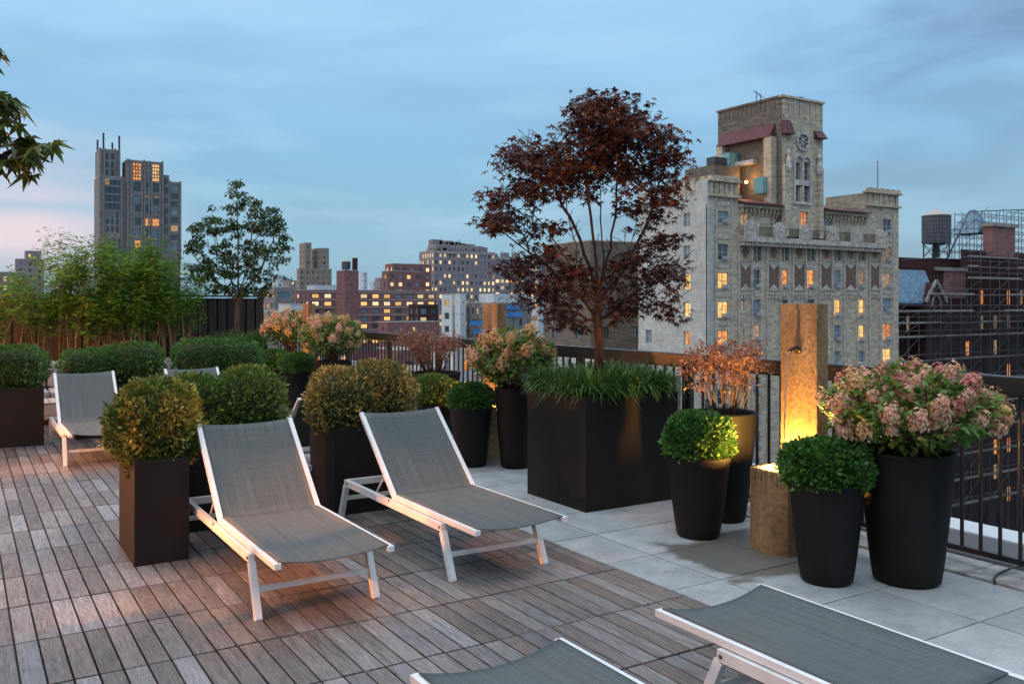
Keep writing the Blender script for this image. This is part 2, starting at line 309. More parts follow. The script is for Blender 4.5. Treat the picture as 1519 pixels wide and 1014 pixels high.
def slabmat():
    m = M['concrete'].copy(); m.name = 'weathered slab'; t = m.node_tree; b = t.nodes['Principled BSDF']; src = b.inputs['Base Color'].links[0].from_socket
    tc = N(t, 'ShaderNodeTexCoord'); sp = N(t, 'ShaderNodeSeparateXYZ'); t.links.new(tc.outputs['Object'], sp.inputs[0])
    n = N(t, 'ShaderNodeTexNoise'); n.inputs['Scale'].default_value = 9; n.inputs['Detail'].default_value = 6; t.links.new(tc.outputs['Object'], n.inputs['Vector'])
    wob = mathn(t, 'MULTIPLY_ADD', n.outputs[0], .09, -.045)
    ay = mathn(t, 'ABSOLUTE', mathn(t, 'ADD', sp.outputs[1], wob))
    wd = mathn(t, 'MULTIPLY_ADD', mathn(t, 'SUBTRACT', 1.58, sp.outputs[2]), .10, .012)
    st = ramp(t, mathn(t, 'DIVIDE', ay, wd), [(.5, 1.0), (1.0, 0.0)])
    st = mathn(t, 'MULTIPLY', st, ramp(t, sp.outputs[2], [(.0, 0.0), (1.0, 1.0)]))
    up = mathn(t, 'GREATER_THAN', sp.outputs[2], 1.27)
    n2 = N(t, 'ShaderNodeTexNoise'); n2.inputs['Scale'].default_value = 38; n2.inputs['Detail'].default_value = 5; t.links.new(tc.outputs['Object'], n2.inputs['Vector'])
    c = mixc(t, mathn(t, 'MULTIPLY', mathn(t, 'MULTIPLY', st, up), .75), src, (.07,.04,.022))
    c = mixc(t, 1.0, c, ramp(t, n2.outputs[0], [(.3, .62), (.5, 1.0), (.72, 1.25)]), 'MULTIPLY')
    # damp, limey skirt low on the stone
    lo = ramp(t, mathn(t, 'ADD', sp.outputs[2], mathn(t, 'MULTIPLY', n.outputs[0], .35)), [(.62, 1.0), (.86, 0.0)])
    c = mixc(t, mathn(t, 'MULTIPLY', lo, .35), c, (.30,.24,.15))
    t.links.new(c, b.inputs['Base Color']); return m
M['slab'] = slabmat()
def basinmat():
    m = M['concrete'].copy(); m.name = 'stained basin'; t = m.node_tree; b = t.nodes['Principled BSDF']; src = b.inputs['Base Color'].links[0].from_socket
    tc = N(t, 'ShaderNodeTexCoord'); mp = N(t, 'ShaderNodeMapping'); mp.inputs['Scale'].default_value = (34, 34, 2.2); t.links.new(tc.outputs['Object'], mp.inputs[0])
    n = N(t, 'ShaderNodeTexNoise'); n.inputs['Scale'].default_value = 1; n.inputs['Detail'].default_value = 4; t.links.new(mp.outputs[0], n.inputs['Vector'])
    sp = N(t, 'ShaderNodeSeparateXYZ'); t.links.new(tc.outputs['Object'], sp.inputs[0])
    v = mathn(t, 'ADD', n.outputs[0], mathn(t, 'MULTIPLY_ADD', sp.outputs[2], .9, -.40))
    st = ramp(t, v, [(.52, 0.0), (.62, 1.0)])
    n2 = N(t, 'ShaderNodeTexNoise'); n2.inputs['Scale'].default_value = 30; n2.inputs['Detail'].default_value = 6; t.links.new(tc.outputs['Object'], n2.inputs['Vector'])
    c = mixc(t, mathn(t, 'MULTIPLY', st, .7), src, (.06,.04,.025)); c = mixc(t, 1.0, c, ramp(t, n2.outputs[0], [(.3, .6), (.5, 1.0), (.72, 1.25)]), 'MULTIPLY')
    t.links.new(c, b.inputs['Base Color']); return m
M['basinm'] = basinmat()
def watermat():
    m = bpy.data.materials.new('water'); m.use_nodes = True; t = m.node_tree; b = t.nodes['Principled BSDF']
    b.inputs['Base Color'].default_value = (.85,.8,.7,1); b.inputs['Roughness'].default_value = .12; b.inputs['Transmission Weight'].default_value = .6; b.inputs['IOR'].default_value = 1.33
    n = N(t, 'ShaderNodeTexNoise'); n.inputs['Scale'].default_value = 60
    bn = N(t, 'ShaderNodeBump'); bn.inputs['Strength'].default_value = .6; bn.inputs['Distance'].default_value = .01; t.links.new(n.outputs[0], bn.inputs['Height']); t.links.new(bn.outputs[0], b.inputs['Normal'])
    return m
M['water'] = watermat()

# ------------------------------------------------------------ mesh builder
class MB:
    def __init__(s): s.v = []; s.f = []; s.m = []; s.cur = 0
    def add(s, vs, fs):
        o = len(s.v); s.v += [tuple(p) for p in vs]; s.f += [tuple(i+o for i in f) for f in fs]; s.m += [s.cur]*len(fs); return s
    def box(s, x0, x1, y0, y1, z0, z1):
        return s.add([(x0,y0,z0),(x1,y0,z0),(x1,y1,z0),(x0,y1,z0),(x0,y0,z1),(x1,y0,z1),(x1,y1,z1),(x0,y1,z1)],
                     [(0,3,2,1),(4,5,6,7),(0,1,5,4),(1,2,6,5),(2,3,7,6),(3,0,4,7)])
    def cbox(s, x0, x1, y0, y1, z0, z1, b=.004):   # chamfered box
        bm = bmesh.new(); bmesh.ops.create_cube(bm, size=1)
        for v in bm.verts: v.co = Vector(((x0+x1)/2+v.co.x*(x1-x0), (y0+y1)/2+v.co.y*(y1-y0), (z0+z1)/2+v.co.z*(z1-z0)))
        bmesh.ops.bevel(bm, geom=bm.edges[:], offset=b, segments=2, affect='EDGES', profile=.6)
        bm.verts.index_update(); s.add([v.co for v in bm.verts], [[v.index for v in f.verts] for f in bm.faces]); bm.free(); return s
    def bar(s, p, q, w, h, up=(0,0,1)):            # rectangular bar p->q
        p, q = Vector(p), Vector(q); d = (q-p).normalized(); u = Vector(up)
        a = d.cross(u)
        if a.length < 1e-3: a = Vector((1,0,0))
        a.normalize(); c = a.cross(d).normalized(); a *= w/2; c *= h/2
        vs = [p-a-c, p+a-c, p+a+c, p-a+c, q-a-c, q+a-c, q+a+c, q-a+c]
        return s.add(vs, [(0,3,2,1),(4,5,6,7),(0,1,5,4),(1,2,6,5),(2,3,7,6),(3,0,4,7)])
    def tube(s, pts, rad, seg=8, caps=True):
        pts = [Vector(p) for p in pts]; n = len(pts)
        if not hasattr(rad, '__len__'): rad = [rad]*n
        o = []; fr = None; vs = []
        for i, p in enumerate(pts):
            d = (pts[min(i+1, n-1)]-pts[max(i-1, 0)])
            d = d.normalized() if d.length > 1e-9 else Vector((0,0,1))
            if fr is None:
                fr = d.orthogonal().normalized()
            else:
                fr = fr-d*fr.dot(d); fr = fr.normalized() if fr.length > 1e-6 else d.orthogonal().normalized()
            b = d.cross(fr)
            for k in range(seg):
                a = 2*math.pi*k/seg; vs.append(p+(fr*math.cos(a)+b*math.sin(a))*rad[i])
        fs = [(i*seg+k, i*seg+(k+1)%seg, (i+1)*seg+(k+1)%seg, (i+1)*seg+k) for i in range(n-1) for k in range(seg)]
        if caps: fs += [tuple(range(seg))[::-1], tuple((n-1)*seg+k for k in range(seg))]
        return s.add(vs, fs)
    def lathe(s, prof, seg=40, cx=0, cy=0, caps=False):
        n = len(prof); vs = [(cx+r*math.cos(2*math.pi*k/seg), cy+r*math.sin(2*math.pi*k/seg), z) for r, z in prof for k in range(seg)]
        fs = [(i*seg+k, i*seg+(k+1)%seg, (i+1)*seg+(k+1)%seg, (i+1)*seg+k) for i in range(n-1) for k in range(seg)]
        if caps: fs += [tuple(range(seg))[::-1], tuple((n-1)*seg+k for k in range(seg))]
        return s.add(vs, fs)
    def flush(s, *a, **k):
        o = s.build(*a, **k); s.__init__(); return o
    def build(s, name, mat, parent=None, smooth=False, loc=None):
        me = bpy.data.meshes.new(name); me.from_pydata(s.v, [], s.f)
        for m in (mat if isinstance(mat, (list, tuple)) else [mat]): me.materials.append(m)
        if any(s.m): me.polygons.foreach_set('material_index', s.m)
        if smooth: me.polygons.foreach_set('use_smooth', [True]*len(me.polygons))
        me.update(); o = bpy.data.objects.new(name, me); col.objects.link(o)
        if parent is not None: o.parent = parent
        if loc is not None: o.location = loc
        return o
def smooth_angle(o, a=35):
    me = o.data; me.polygons.foreach_set('use_smooth', [True]*len(me.polygons))
    try: me.set_sharp_from_angle(angle=R(a))
    except Exception: pass
    return o
def tag(o, label=None, cat=None, group=None, kind=None):
    if label: o['label'] = label
    if cat: o['category'] = cat
    if group: o['group'] = group
    if kind: o['kind'] = kind
    return o
def empty(name, loc=(0,0,0), rz=0, label=None, cat=None, group=None):
    o = bpy.data.objects.new(name, None); col.objects.link(o); o.location = loc; o.rotation_euler = (0,0,rz); o.empty_display_size = .1
    return tag(o, label, cat, group)
def copy_tree(o, parent=None):
    c = o.copy(); col.objects.link(c)
    if parent is not None: c.parent = parent
    for ch in list(o.children): copy_tree(ch, c)
    return c
def struct(o): o['kind'] = 'structure'; return o

# ============================================================ TERRACE SETTING
GROUND = -42.0
g = MB(); g.add([(-3000,-3000,GROUND),(3000,-3000,GROUND),(3000,3000,GROUND),(-3000,3000,GROUND)], [(0,1,2,3)])
struct(g.build('ground', M['asphalt']))
rs = MB(); rs.box(-9, 6.0, -6, 18.6, -1.2, -.06)
struct(rs.build('roof_slab', M['darkroof']))
T = .59
EDGE = 3.365
YJ = 3.60
dk = MB(); rr = random.Random(3)
ny0, ny1 = -7, 24
for j in range(ny0, ny1):
    y0 = YJ+j*T*.985
    for i in range(-9, 0) if True else ():
        x0 = EDGE+(i)*T
        tz = rr.uniform(-.0015, .0015); ty = rr.uniform(-.003, .003)
        for k in range(6):
            a = x0+k*T/6
            z = tz+rr.uniform(-.0008, .0008)
            e = rr.uniform(-.002, .002)
            dk.cbox(a+.0045, a+T/6-.0045, y0+.007+ty+e, y0+T*.985-.007+ty+e, -.022+z, z, .003)
struct(dk.build('deck', M['deck']))
db = MB(); db.box(EDGE-9*T-.2, EDGE-.01, YJ-7*T, YJ+24*T, -.055, -.030); struct(db.build('deck_underlay', M['rail']))
pv = MB()
XJ = [EDGE+.004, 3.74, 4.36, 5.015]
for j in range(-9, 26):
    y0 = 3.70+(j)*.592
    for a, b in zip(XJ[:-1], XJ[1:]):
        off = 0
        pv.cbox(a+.005, b-.005, y0+.005+off, y0+.592-.005+off, -.04, rr.uniform(-.0012, .0012), .003)
struct(pv.build('paving', M['stone']))
pj = MB(); pj.box(EDGE, 5.5, -2, 18.5, -.055, -.012); struct(pj.build('paving_bed', M['soil']))
M['kerbm'] = pmat('rough mortar kerb', (.26,.23,.20), (.46,.45,.43), 9, .85, .8, 25, detail=8)
kb = MB()
for j in range(-5, 34):
    y0 = j*.6; kb.cbox(5.022, 5.36, y0+.004, y0+.596, -.04, .012, .008)
struct(kb.build('kerb', M['kerbm']))
gt = MB(); gt.box(5.36, 5.98, -4, 18.5, -.5, -.30); struct(gt.build('gutter', M['rail']))
cp = MB()
for j in range(-3, 11): cp.cbox(5.84, 6.14, j*1.9+.004, j*1.9+1.896, -.30, .045, .012)
struct(cp.build('parapet_coping', M['paint']))
cb_ = MB(); cb_.tube([(5.45, 2.86, .02), (5.36, 2.86, .035), (5.25, 2.85, .04), (5.12, 2.86, .022), (5.04, 2.83, .018), (5.0, 2.80, .006)], .007, 8)
tag(cb_.build('power_cable', M['rail'], smooth=True), 'thin black cable running under the railing at the lower right', 'cable')
# penthouse wall with sconces, just left of the view
pw = empty('penthouse_wall', (-3.0, 6, 0), label='pale stucco penthouse wall with glazed doors on the left side of the terrace', cat='wall')
b_ = MB(); b_.box(-.3, 0, -11, 11.5, 0, 3.2); b_.build('wall', M['stucco'], pw)
b_ = MB(); b_.box(-.34, .06, -11.04, 11.54, 3.2, 3.32); b_.build('coping', M['framed'], pw)
for yy in (-7.5, -3.4, .2, 4, 7.8):
    fr = MB(); fr.box(0.0, .05, yy-.9, yy-.84, 0, 2.2); fr.box(0, .05, yy+.84, yy+.9, 0, 2.2); fr.box(0, .05, yy-.84, yy+.84, 2.14, 2.2); fr.box(0, .045, yy-.03, yy+.03, 0, 2.14)
    f = fr.build('glazed_door', M['framed'], pw); p = MB(); p.box(.003, .02, yy-.84, yy+.84, 0.02, 2.14); p.build('pane', M['glassd'], f)
def point(name, loc, energy, colr, radius=.05, parent=None):
    l = bpy.data.lights.new(name, 'POINT'); l.energy = energy; l.color = colr; l.shadow_soft_size = radius
    o = bpy.data.objects.new(name, l); col.objects.link(o); o.location = loc
    if parent is not None: o.parent = parent
    return o
WARM = (1.0, .33, .08)
for i, yy in enumerate((1.3, 4.6, 8.0, 11.6, 15.2)):
    s = empty('wall_sconce', (-2.97, yy, 1.25), label='black wall sconce glowing orange on the stucco wall, number %s from the camera end' % ('first','second','third','fourth','fifth')[i], cat='wall lamp', group='wall sconces')
    bb = MB(); bb.lathe([(.05,.0),(.06,.02),(.06,.2),(.05,.22)], 20, .08, 0, True); bb.build('shade', M['framed'], s)
    bb = MB(); bb.box(-.03, .03, -.03, .03, .08, .14); bb.build('bracket', M['framed'], s)
    bb = MB(); bb.lathe([(.035,-.02),(.045,0.0)], 16, .08, 0, True); bb.build('lamp_lens', M['bulb'], s)
    point('sconce_light', (.22, 0, .1), (25, 120, 160, 260, 900)[i], WARM, .06, s)

for i, (pos, aim, e, ang) in enumerate((((-2.72, 3.9, 1.75), (1.55, 4.85, .05), 950, 25), ((-2.72, 8.9, 1.75), (1.2, 9.85, .05), 1150, 25), ((-2.72, 5.9, 2.1), (2.55, 5.15, .05), 1050, 17), ((-2.72, 4.9, 1.9), (.15, 5.5, 0), 200, 30))):
    s = empty('wall_spotlight', pos, label='small black swivel spotlight on the wall aimed at the %s' % ('nearest complete lounger', 'far left lounger', 'second lounger', 'bare deck')[i], cat='wall lamp', group='wall spotlights')
    dv = (Vector(aim)-Vector(pos)); q = dv.to_track_quat('-Z', 'Y')
    hb = MB(); hb.lathe([(.03,.12),(.045,.10),(.05,-.04),(.047,-.05)], 20); h_ = hb.build('housing', M['framed'], s, smooth=True); h_.rotation_mode = 'QUATERNION'; h_.rotation_quaternion = q
    hb = MB(); hb.bar((-.27, 0, 0), (-.02, 0, 0), .03, .03); hb.build('bracket', M['framed'], s)
    hb = MB(); hb.lathe([(.001,-.02),(.04,-.02)], 16); h_ = hb.build('lamp_lens', M['bulb'], s); h_.rotation_mode = 'QUATERNION'; h_.rotation_quaternion = q
    l = bpy.data.lights.new('spot', 'SPOT'); l.energy = e; l.color = (1.0, .35, .11); l.spot_size = R(ang); l.spot_blend = 1.0; l.shadow_soft_size = .05
    lo = bpy.data.objects.new('spot_light', l); col.objects.link(lo); lo.parent = s; lo.rotation_mode = 'QUATERNION'; lo.rotation_quaternion = q; lo.location = dv.normalized()*.08

# fence at the far end
fn = empty('slatted_fence', (0, 17.3, 0), label='dark brown vertical board fence behind the bamboo and the small tree', cat='fence')
b_ = MB(); x = -3.0
while x < 4.98:
    wd = .15; b_.cbox(x, x+wd, 0, .025, .08, 1.70+rr.uniform(-.004, .004), .003); x += wd+.03
b_.build('boards', M['fence'], fn)
b_ = MB(); b_.box(-3.0, 5.0, .10, .12, .06, 1.70); b_.build('added_dark_backing', M['rail'], fn)  # dark sheet added so the gaps between boards stay dark
b_ = MB(); b_.box(-3, 4.98, .027, .06, .2, .3); b_.box(-3, 4.98, .027, .06, 1.4, 1.5); b_.build('rails', M['fence'], fn)
for xx in (-3.0, -1.0, 1.0, 3.0, 4.98):
    p = MB(); p.cbox(xx, xx+.1, .062, .16, 0, 1.72, .004); p.build('post', M['fence'], fn)
b_ = MB(); b_.cbox(-3.02, 5.1, -.03, .1, 1.725, 1.755, .003); b_.build('top_cap', M['fence'], fn)

# railing along the parapet
RXX = 5.25
rl = empty('terrace_railing', (RXX, 0, 0), label='black steel terrace railing with round balusters along the roof edge', cat='railing')
b_ = MB(); b_.cbox(-.035, .045, -2, 17.2, 1.055, 1.172, .006); b_.build('handrail', M['rail'], rl)
b_ = MB(); b_.cbox(-.02, .02, -2, 17.2, .075, .11, .004); b_.build('bottom_rail', M['rail'], rl)
b_ = MB(); b_.cbox(.052, .075, -2, 17.2, .20, .235, .003)
b_ = MB(); b_.lathe([(.0118,.11),(.0118,1.055)], 8)
bal = b_.build('baluster', M['rail'], rl, smooth=True); bal.location = (0, .55, 0)
posts = [(-1.0), .9, 2.45, 4.0, 5.55, 7.1, 8.65, 10.2, 11.75, 13.3, 14.85, 16.4]
ys = []; y = .55
while y < 17.0: ys.append(y); y += .118
vis = ys
nb = 0; extra = MB()
for y in vis[1:]:
    if min(abs(y-p) for p in posts) < .055: continue
    if nb < 98:
        o = bal.copy(); col.objects.link(o); o.parent = rl; o.location = (0, y, 0); nb += 1
    else: extra.lathe([(.0118,.11),(.0118,1.055)], 6, 0, y)
tag(extra.build('balusters', M['rail'], rl, smooth=True), kind='stuff')
for p in posts:
    b_ = MB(); b_.cbox(-.025, .025, p-.032, p+.032, -.04, 1.055, .003); b_.cbox(-.05, .05, p-.05, p+.05, .012, .024, .002)
    b_.build('post', M['rail'], rl)

# ============================================================ LOUNGERS
def make_lounger(flat=False):
    root = empty('sun_lounger')
    W = .64
    f = MB()
    for x in (.0, W):        # side rails
        f.bar((x, .12, .283), (x, 1.66, .283), .03, .045)
    f.bar((0, 1.655, .283), (W, 1.655, .283), .03, .045)
    f.build('frame', M['white_metal'], root)
    for x in (0, W):
        l = MB(); l.bar((x, .125, .26), (x, .005, 0), .034, .042, up=(0,1,0)); l.cbox(x-.019, x+.019, -.012, .026, 0, .006, .001); l.build('leg', M['white_metal'], root)
    for x in (0, W):
        l = MB(); l.bar((x, 1.652, .26), (x, 1.765, 0), .034, .042, up=(0,1,0)); l.cbox(x-.019, x+.019, 1.745, 1.783, 0, .006, .001); l.build('leg', M['white_metal'], root)
    s = MB(); s.bar((.018, .068, .135), (W-.018, .068, .135), .018, .028); s.build('stretcher', M['white_metal'], root)
    s = MB(); s.bar((.018, 1.695, .16), (W-.018, 1.695, .16), .018, .028); s.build('stretcher', M['white_metal'], root)
    HY_, HZ = .86, .325; TY, TZ = (1.62, .345) if flat else (1.42, .815)
    for x in (.022, W-.022):
        s = MB(); s.bar((x, -.25, .327), (x, HY_, HZ), .034, .028); s.build('seat_rail', M['white_metal'], root)
        s = MB(); s.bar((x, HY_-.005, HZ), (x, TY, TZ), .030, .024, up=(0,1,0)); s.build('back_rail', M['white_metal'], root)
        if flat: continue
        s = MB(); s.tube([(x+(.03 if x < .3 else -.03), HY_+.17, HZ+.15), (x+(.03 if x < .3 else -.03), HY_+.36, .285)], .007, 8); s.build('back_strut', M['white_metal'], root)
    def sling(name, p0, p1, sag, n=14, m=12):
        bm = MB(); vs = []; fs = []
        p0, p1 = Vector(p0), Vector(p1); ax = p1-p0
        nrm = Vector((0, -ax.z, ax.y)).normalized()
        xa, xb = .030, W-.030
        for lay in (0, 1):
            for i in range(n+1):
                for j in range(m+1):
                    u, v = i/n, j/m
                    sg = (1-(2*v-1)**2)*((.010+sag*math.sin(math.pi*u)*.8) if name != 'seat_sling' else (sag*(1-u)+.010*u))
                    p = p0+ax*u; q = Vector((xa+(xb-xa)*v, p.y, p.z))+nrm*(-sg-.004*lay+.012)
                    if i == 0: q.y += .02*(1-(2*v-1)**2)*(1 if name == 'seat_sling' else 0)
                    if i == n and name == 'back_sling': q += -ax.normalized()*.012*(1-(2*v-1)**2)
                    vs.append(q)
        o = (n+1)*(m+1)
        for i in range(n):
            for j in range(m):
                a = i*(m+1)+j; fs += [(a, a+1, a+m+2, a+m+1), (o+a, o+a+m+1, o+a+m+2, o+a+1)]
        for i in range(n):
            for j in (0, m):
                a = i*(m+1)+j; fs.append((a, a+m+1, o+a+m+1, o+a))
        for j in range(m):
            for i in (0, n):
                a = i*(m+1)+j; fs.append((a, a+1, o+a+1, o+a))
        bm.add(vs, fs); bm.build(name, M['sling'], root, smooth=True)
    sling('seat_sling', (0, -.235, .335), (0, HY_+.004, .330), .034)
    sling('back_sling', (0, HY_+.004, .325), (0, TY-.004, TZ-.003), .022)
    for x in (-.017, W+.017):
        for (yy, zz) in ((HY_, .305), (.14, .283), (1.60, .283)):
            b = MB(); k = 10; sg = 1 if x > 0 else -1
            vs = [(x, yy+.009*math.cos(2*math.pi*q/k), zz+.009*math.sin(2*math.pi*q/k)) for q in range(k)]+[(x+sg*.004, yy+.007*math.cos(2*math.pi*q/k), zz+.007*math.sin(2*math.pi*q/k)) for q in range(k)]
            b.add(vs, [(q, (q+1) % k, (q+1) % k+k, q+k) for q in range(k)]+[tuple(range(k, 2*k))]); b.build('bolt', M['framed'], root)
    return root
proto = make_lounger(); protof = make_lounger(True)
LG = 'white framed sun loungers on the terrace'
LO = [((1.28, 4.46), 0, 'grey sling sun lounger with raised back right beside the tall planter, nearest complete one'),
      ((2.41, 4.49), 0, 'raised grey sun lounger reaching over the stone paving, second complete one, right of centre'),
      ((.88, 9.66), 0, 'small far sun lounger at left beside the black box planter on the deck'),
      ((3.06, 2.515), math.pi, 'cropped sun lounger in the bottom right corner, foot end towards the pots'),
      ((1.93, 2.47), math.pi, 'cropped sun lounger at the bottom centre, only its foot end in view'),
      ((2.99, 8.50), math.pi, 'sun lounger mostly hidden behind the square planter of golden boxwood'),
      ((2.05, 9.66), 0, 'far sun lounger showing only its top edge above the middle boxwood')]
for i, ((x, y), a, lb) in enumerate(LO):
    o = proto if i == 0 else (protof if i == 3 else copy_tree(protof if i == 4 else proto))
    o.location = (x, y, .002); o.rotation_euler = (0, 0, a); tag(o, lb, 'sun lounger', LG)

# ============================================================ PLANTERS AND POTS
def box_planter(x0, x1, y0, y1, h, label, group='black box planters', taper=.0, name='box_planter'):
    cx, cy = (x0+x1)/2, (y0+y1)/2; hx, hy = (x1-x0)/2, (y1-y0)/2
    r = empty(name, (cx, cy, 0), label=label, cat='planter', group=group)
    b = MB(); t = .02
    def ring(s, z): return [(-hx*s[0]-s[1], -hy*s[0]-s[1], z), (hx*s[0]+s[1], -hy*s[0]-s[1], z), (hx*s[0]+s[1], hy*s[0]+s[1], z), (-hx*s[0]-s[1], hy*s[0]+s[1], z)]
    def strip(rings):
        vs = [p for q in rings for p in q]; fs = []
        for i in range(len(rings)-1):
            for k in range(4): fs.append((i*4+k, i*4+(k+1) % 4, (i+1)*4+(k+1) % 4, (i+1)*4+k))
        fs.append((0, 3, 2, 1)); return vs, fs
    vs, fs = strip([ring((1, -taper), 0), ring((1, 0), h-.002), ring((1, -.002), h), ring((1, -t), h), ring((1, -t), h-.09)])
    b.add(vs, fs)
    o = b.build('box', M['black'], r)
    mod = o.modifiers.new('b', 'BEVEL'); mod.width = .006; mod.segments = 2; mod.limit_method = 'ANGLE'
    s = MB(); s.add([(-hx+t, -hy+t, h-.06), (hx-t, -hy+t, h-.06), (hx-t, hy-t, h-.06), (-hx+t, hy-t, h-.06)], [(0,1,2,3)]); s.build('soil', M['soil'], r)
    return r
def round_pot(x, y, rb, rt, h, label, group='round black pots'):
    r = empty('round_pot', (x, y, 0), label=label, cat='plant pot', group=group)
    b = MB(); pr = [(rb*.55, .004), (rb-.015, 0), (rb, .015)]
    for i in range(1, 9):
        u = i/8; pr.append((rb+(rt-rb)*(u**.85), .015+(h-.04)*u))
    pr += [(rt+.004, h-.015), (rt+.002, h-.002), (rt-.008, h+.001), (rt-.028, h-.004), (rt-.034, h-.02), (rt-.04, h-.1)]
    b.lathe(pr, 56); b.add([(rb*.55*math.cos(a*.35), rb*.55*math.sin(a*.35), .004) for a in range(18)], [tuple(range(18))])
    b.build('pot', M['potblack'], r, smooth=True)
    s = MB(); k = 24; s.add([((rt-.036)*math.cos(2*math.pi*i/k), (rt-.036)*math.sin(2*math.pi*i/k), h-.07) for i in range(k)], [tuple(range(k))]); s.build('soil', M['soil'], r)
    return r

# ------------------------------------------------------------ foliage tools (numpy)
def rng(seed): return np.random.RandomState(seed)
def leaf_mesh(name, P, D, U, L, Wd, mat, parent=None, shape='kite', droop=0.0, loc=None):
    """P centres, D directions, U approx normals, L lengths, Wd widths; all leaves in one mesh"""
    n = len(P); D = D/np.linalg.norm(D, axis=1)[:, None]
    A = np.cross(D, U); A /= (np.linalg.norm(A, axis=1)[:, None]+1e-9); Nn = np.cross(A, D)
    L = np.broadcast_to(L, (n,))[:, None]; Wd = np.broadcast_to(Wd, (n,))[:, None]
    if shape == 'kite':
        V = np.stack([P, P+D*L*.45+A*Wd*.5+Nn*Wd*.12, P+D*L-Nn*L*droop, P+D*L*.45-A*Wd*.5+Nn*Wd*.12], 1).reshape(-1, 3)
        Fc = np.arange(n*4).reshape(n, 4); k = 4
        vn = n*4; loops = Fc.reshape(-1); starts = np.arange(n)*4; tot = np.full(n, 4)
    elif shape == 'blade':
        seg = 4; rows = []
        for i in range(seg+1):
            u = i/seg; c = P+D*L*u-np.array([0, 0, 1.])*L*droop*u*u; ww = Wd*(.5*(1-u**2*.95))
            rows += [c-A*ww, c+A*ww]
        V = np.stack(rows, 1).reshape(-1, 3); q = []
        b0 = np.arange(n)[:, None]*(2*(seg+1))
        for i in range(seg): q.append(np.concatenate([b0+2*i, b0+2*i+1, b0+2*i+3, b0+2*i+2], 1))
        Fc = np.stack(q, 1).reshape(-1, 4)
    elif shape == 'palm':           # five-pointed leaf, drooping
        vs = [P]; angs = [-150, -75, -38, 0, 38, 75, 150]
        tips = [(-105, .62), (-52, .85), (0, 1.0), (52, .85), (105, .62)]
        val = [(-150, .22), (-78, .30), (-27, .36), (27, .36), (78, .30), (150, .22)]
        for a, r_ in tips:
            a = math.radians(a); vs.append(P+(D*math.cos(a)+A*math.sin(a))*L*r_-Nn*L*(droop*r_))
        for a, r_ in val:
            a = math.radians(a); vs.append(P+(D*math.cos(a)+A*math.sin(a))*L*r_)
        V = np.stack(vs, 1).reshape(-1, 3); b0 = np.arange(n)[:, None]*12; q = []
        for i in range(5): q.append(np.concatenate([b0, b0+6+i, b0+1+i, b0+7+i], 1))
        Fc = np.stack(q, 1).reshape(-1, 4)
    me = bpy.data.meshes.new(name); nf = len(Fc)
    me.vertices.add(len(V)); me.vertices.foreach_set('co', V.astype(np.float32).ravel())
    me.loops.add(nf*4); me.loops.foreach_set('vertex_index', Fc.astype(np.int32).ravel())
    me.polygons.add(nf); me.polygons.foreach_set('loop_start', (np.arange(nf)*4).astype(np.int32)); me.polygons.foreach_set('loop_total', np.full(nf, 4, np.int32))
    me.materials.append(mat); me.update(); me.validate()
    o = bpy.data.objects.new(name, me); col.objects.link(o)
    if parent is not None: o.parent = parent
    if loc is not None: o.location = loc
    return o
def rdir(r, n):
    v = r.normal(size=(n, 3)); return v/np.linalg.norm(v, axis=1)[:, None]
def boxwood(label, x, y, zc, lobes, mat, seed, n=9000, leaf=.026, sq=3.0, group='clipped boxwood shrubs', stemh=None, stray=.03):
    """lobes: list of (dx,dy,dz,rx,ry,rz) superellipsoids"""
    r = rng(seed)
    root = empty('boxwood_shrub', (x, y, zc), label=label, cat='shrub', group=group)
    area = [l[3]*l[5]+l[4]*l[5]+l[3]*l[4] for l in lobes]; Ps = []; Ns = []
    core = MB()
    for l, a in zip(lobes, area):
        k = int(n*a/sum(area)); d = rdir(r, k)
        rad = (np.abs(d)**sq).sum(1)**(-1/sq)
        ph = np.array([noise.fractal(Vector(v)*2.2+Vector((seed, 0, 0)), .8, 2.1, 4)+.6*noise.noise(Vector(v)*1.1+Vector((0, seed, 0))) for v in d])
        depth = r.rand(k)**2.2*.22
        s = rad*(1+.13*ph-depth)+r.rand(k)**8*stray*3
        c = np.array(l[:3]); sc_ = np.array(l[3:])
        Ps.append(c+d*s[:, None]*sc_); Ns.append(d)
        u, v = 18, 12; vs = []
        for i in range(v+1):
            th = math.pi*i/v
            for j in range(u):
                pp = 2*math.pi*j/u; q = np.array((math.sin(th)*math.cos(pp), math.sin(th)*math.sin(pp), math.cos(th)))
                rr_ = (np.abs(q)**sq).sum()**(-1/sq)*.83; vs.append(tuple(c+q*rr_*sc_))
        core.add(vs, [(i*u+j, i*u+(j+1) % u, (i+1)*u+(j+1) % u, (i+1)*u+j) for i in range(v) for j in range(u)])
    P = np.concatenate(Ps); Nn = np.concatenate(Ns)
    keep = np.ones(len(P), bool)
    for l in lobes:
        q = (P-np.array(l[:3]))/np.array(l[3:]); keep &= ((np.abs(q)**sq).sum(1)**(1/sq) > .76)
    P, Nn = P[keep], Nn[keep]; k = len(P)
    D = Nn*.9+rdir(r, k)*.9+np.array([0, 0, .45]); U = rdir(r, k)
    L = leaf*(.6+.9*r.rand(k)**1.5); leaf_mesh('leaves', P, D, U, L, L*.58, mat, root)
    core.build('shade_core', M['boxcore'], root)
    if stemh:
        s = MB()
        for q in range(4):
            a = q*1.6; s.tube([(.02*math.cos(a), .02*math.sin(a), -stemh), (.08*math.cos(a), .08*math.sin(a), 0)], [.012, .008], 6)
        s.build('stem', M['stem'], root)
    return root

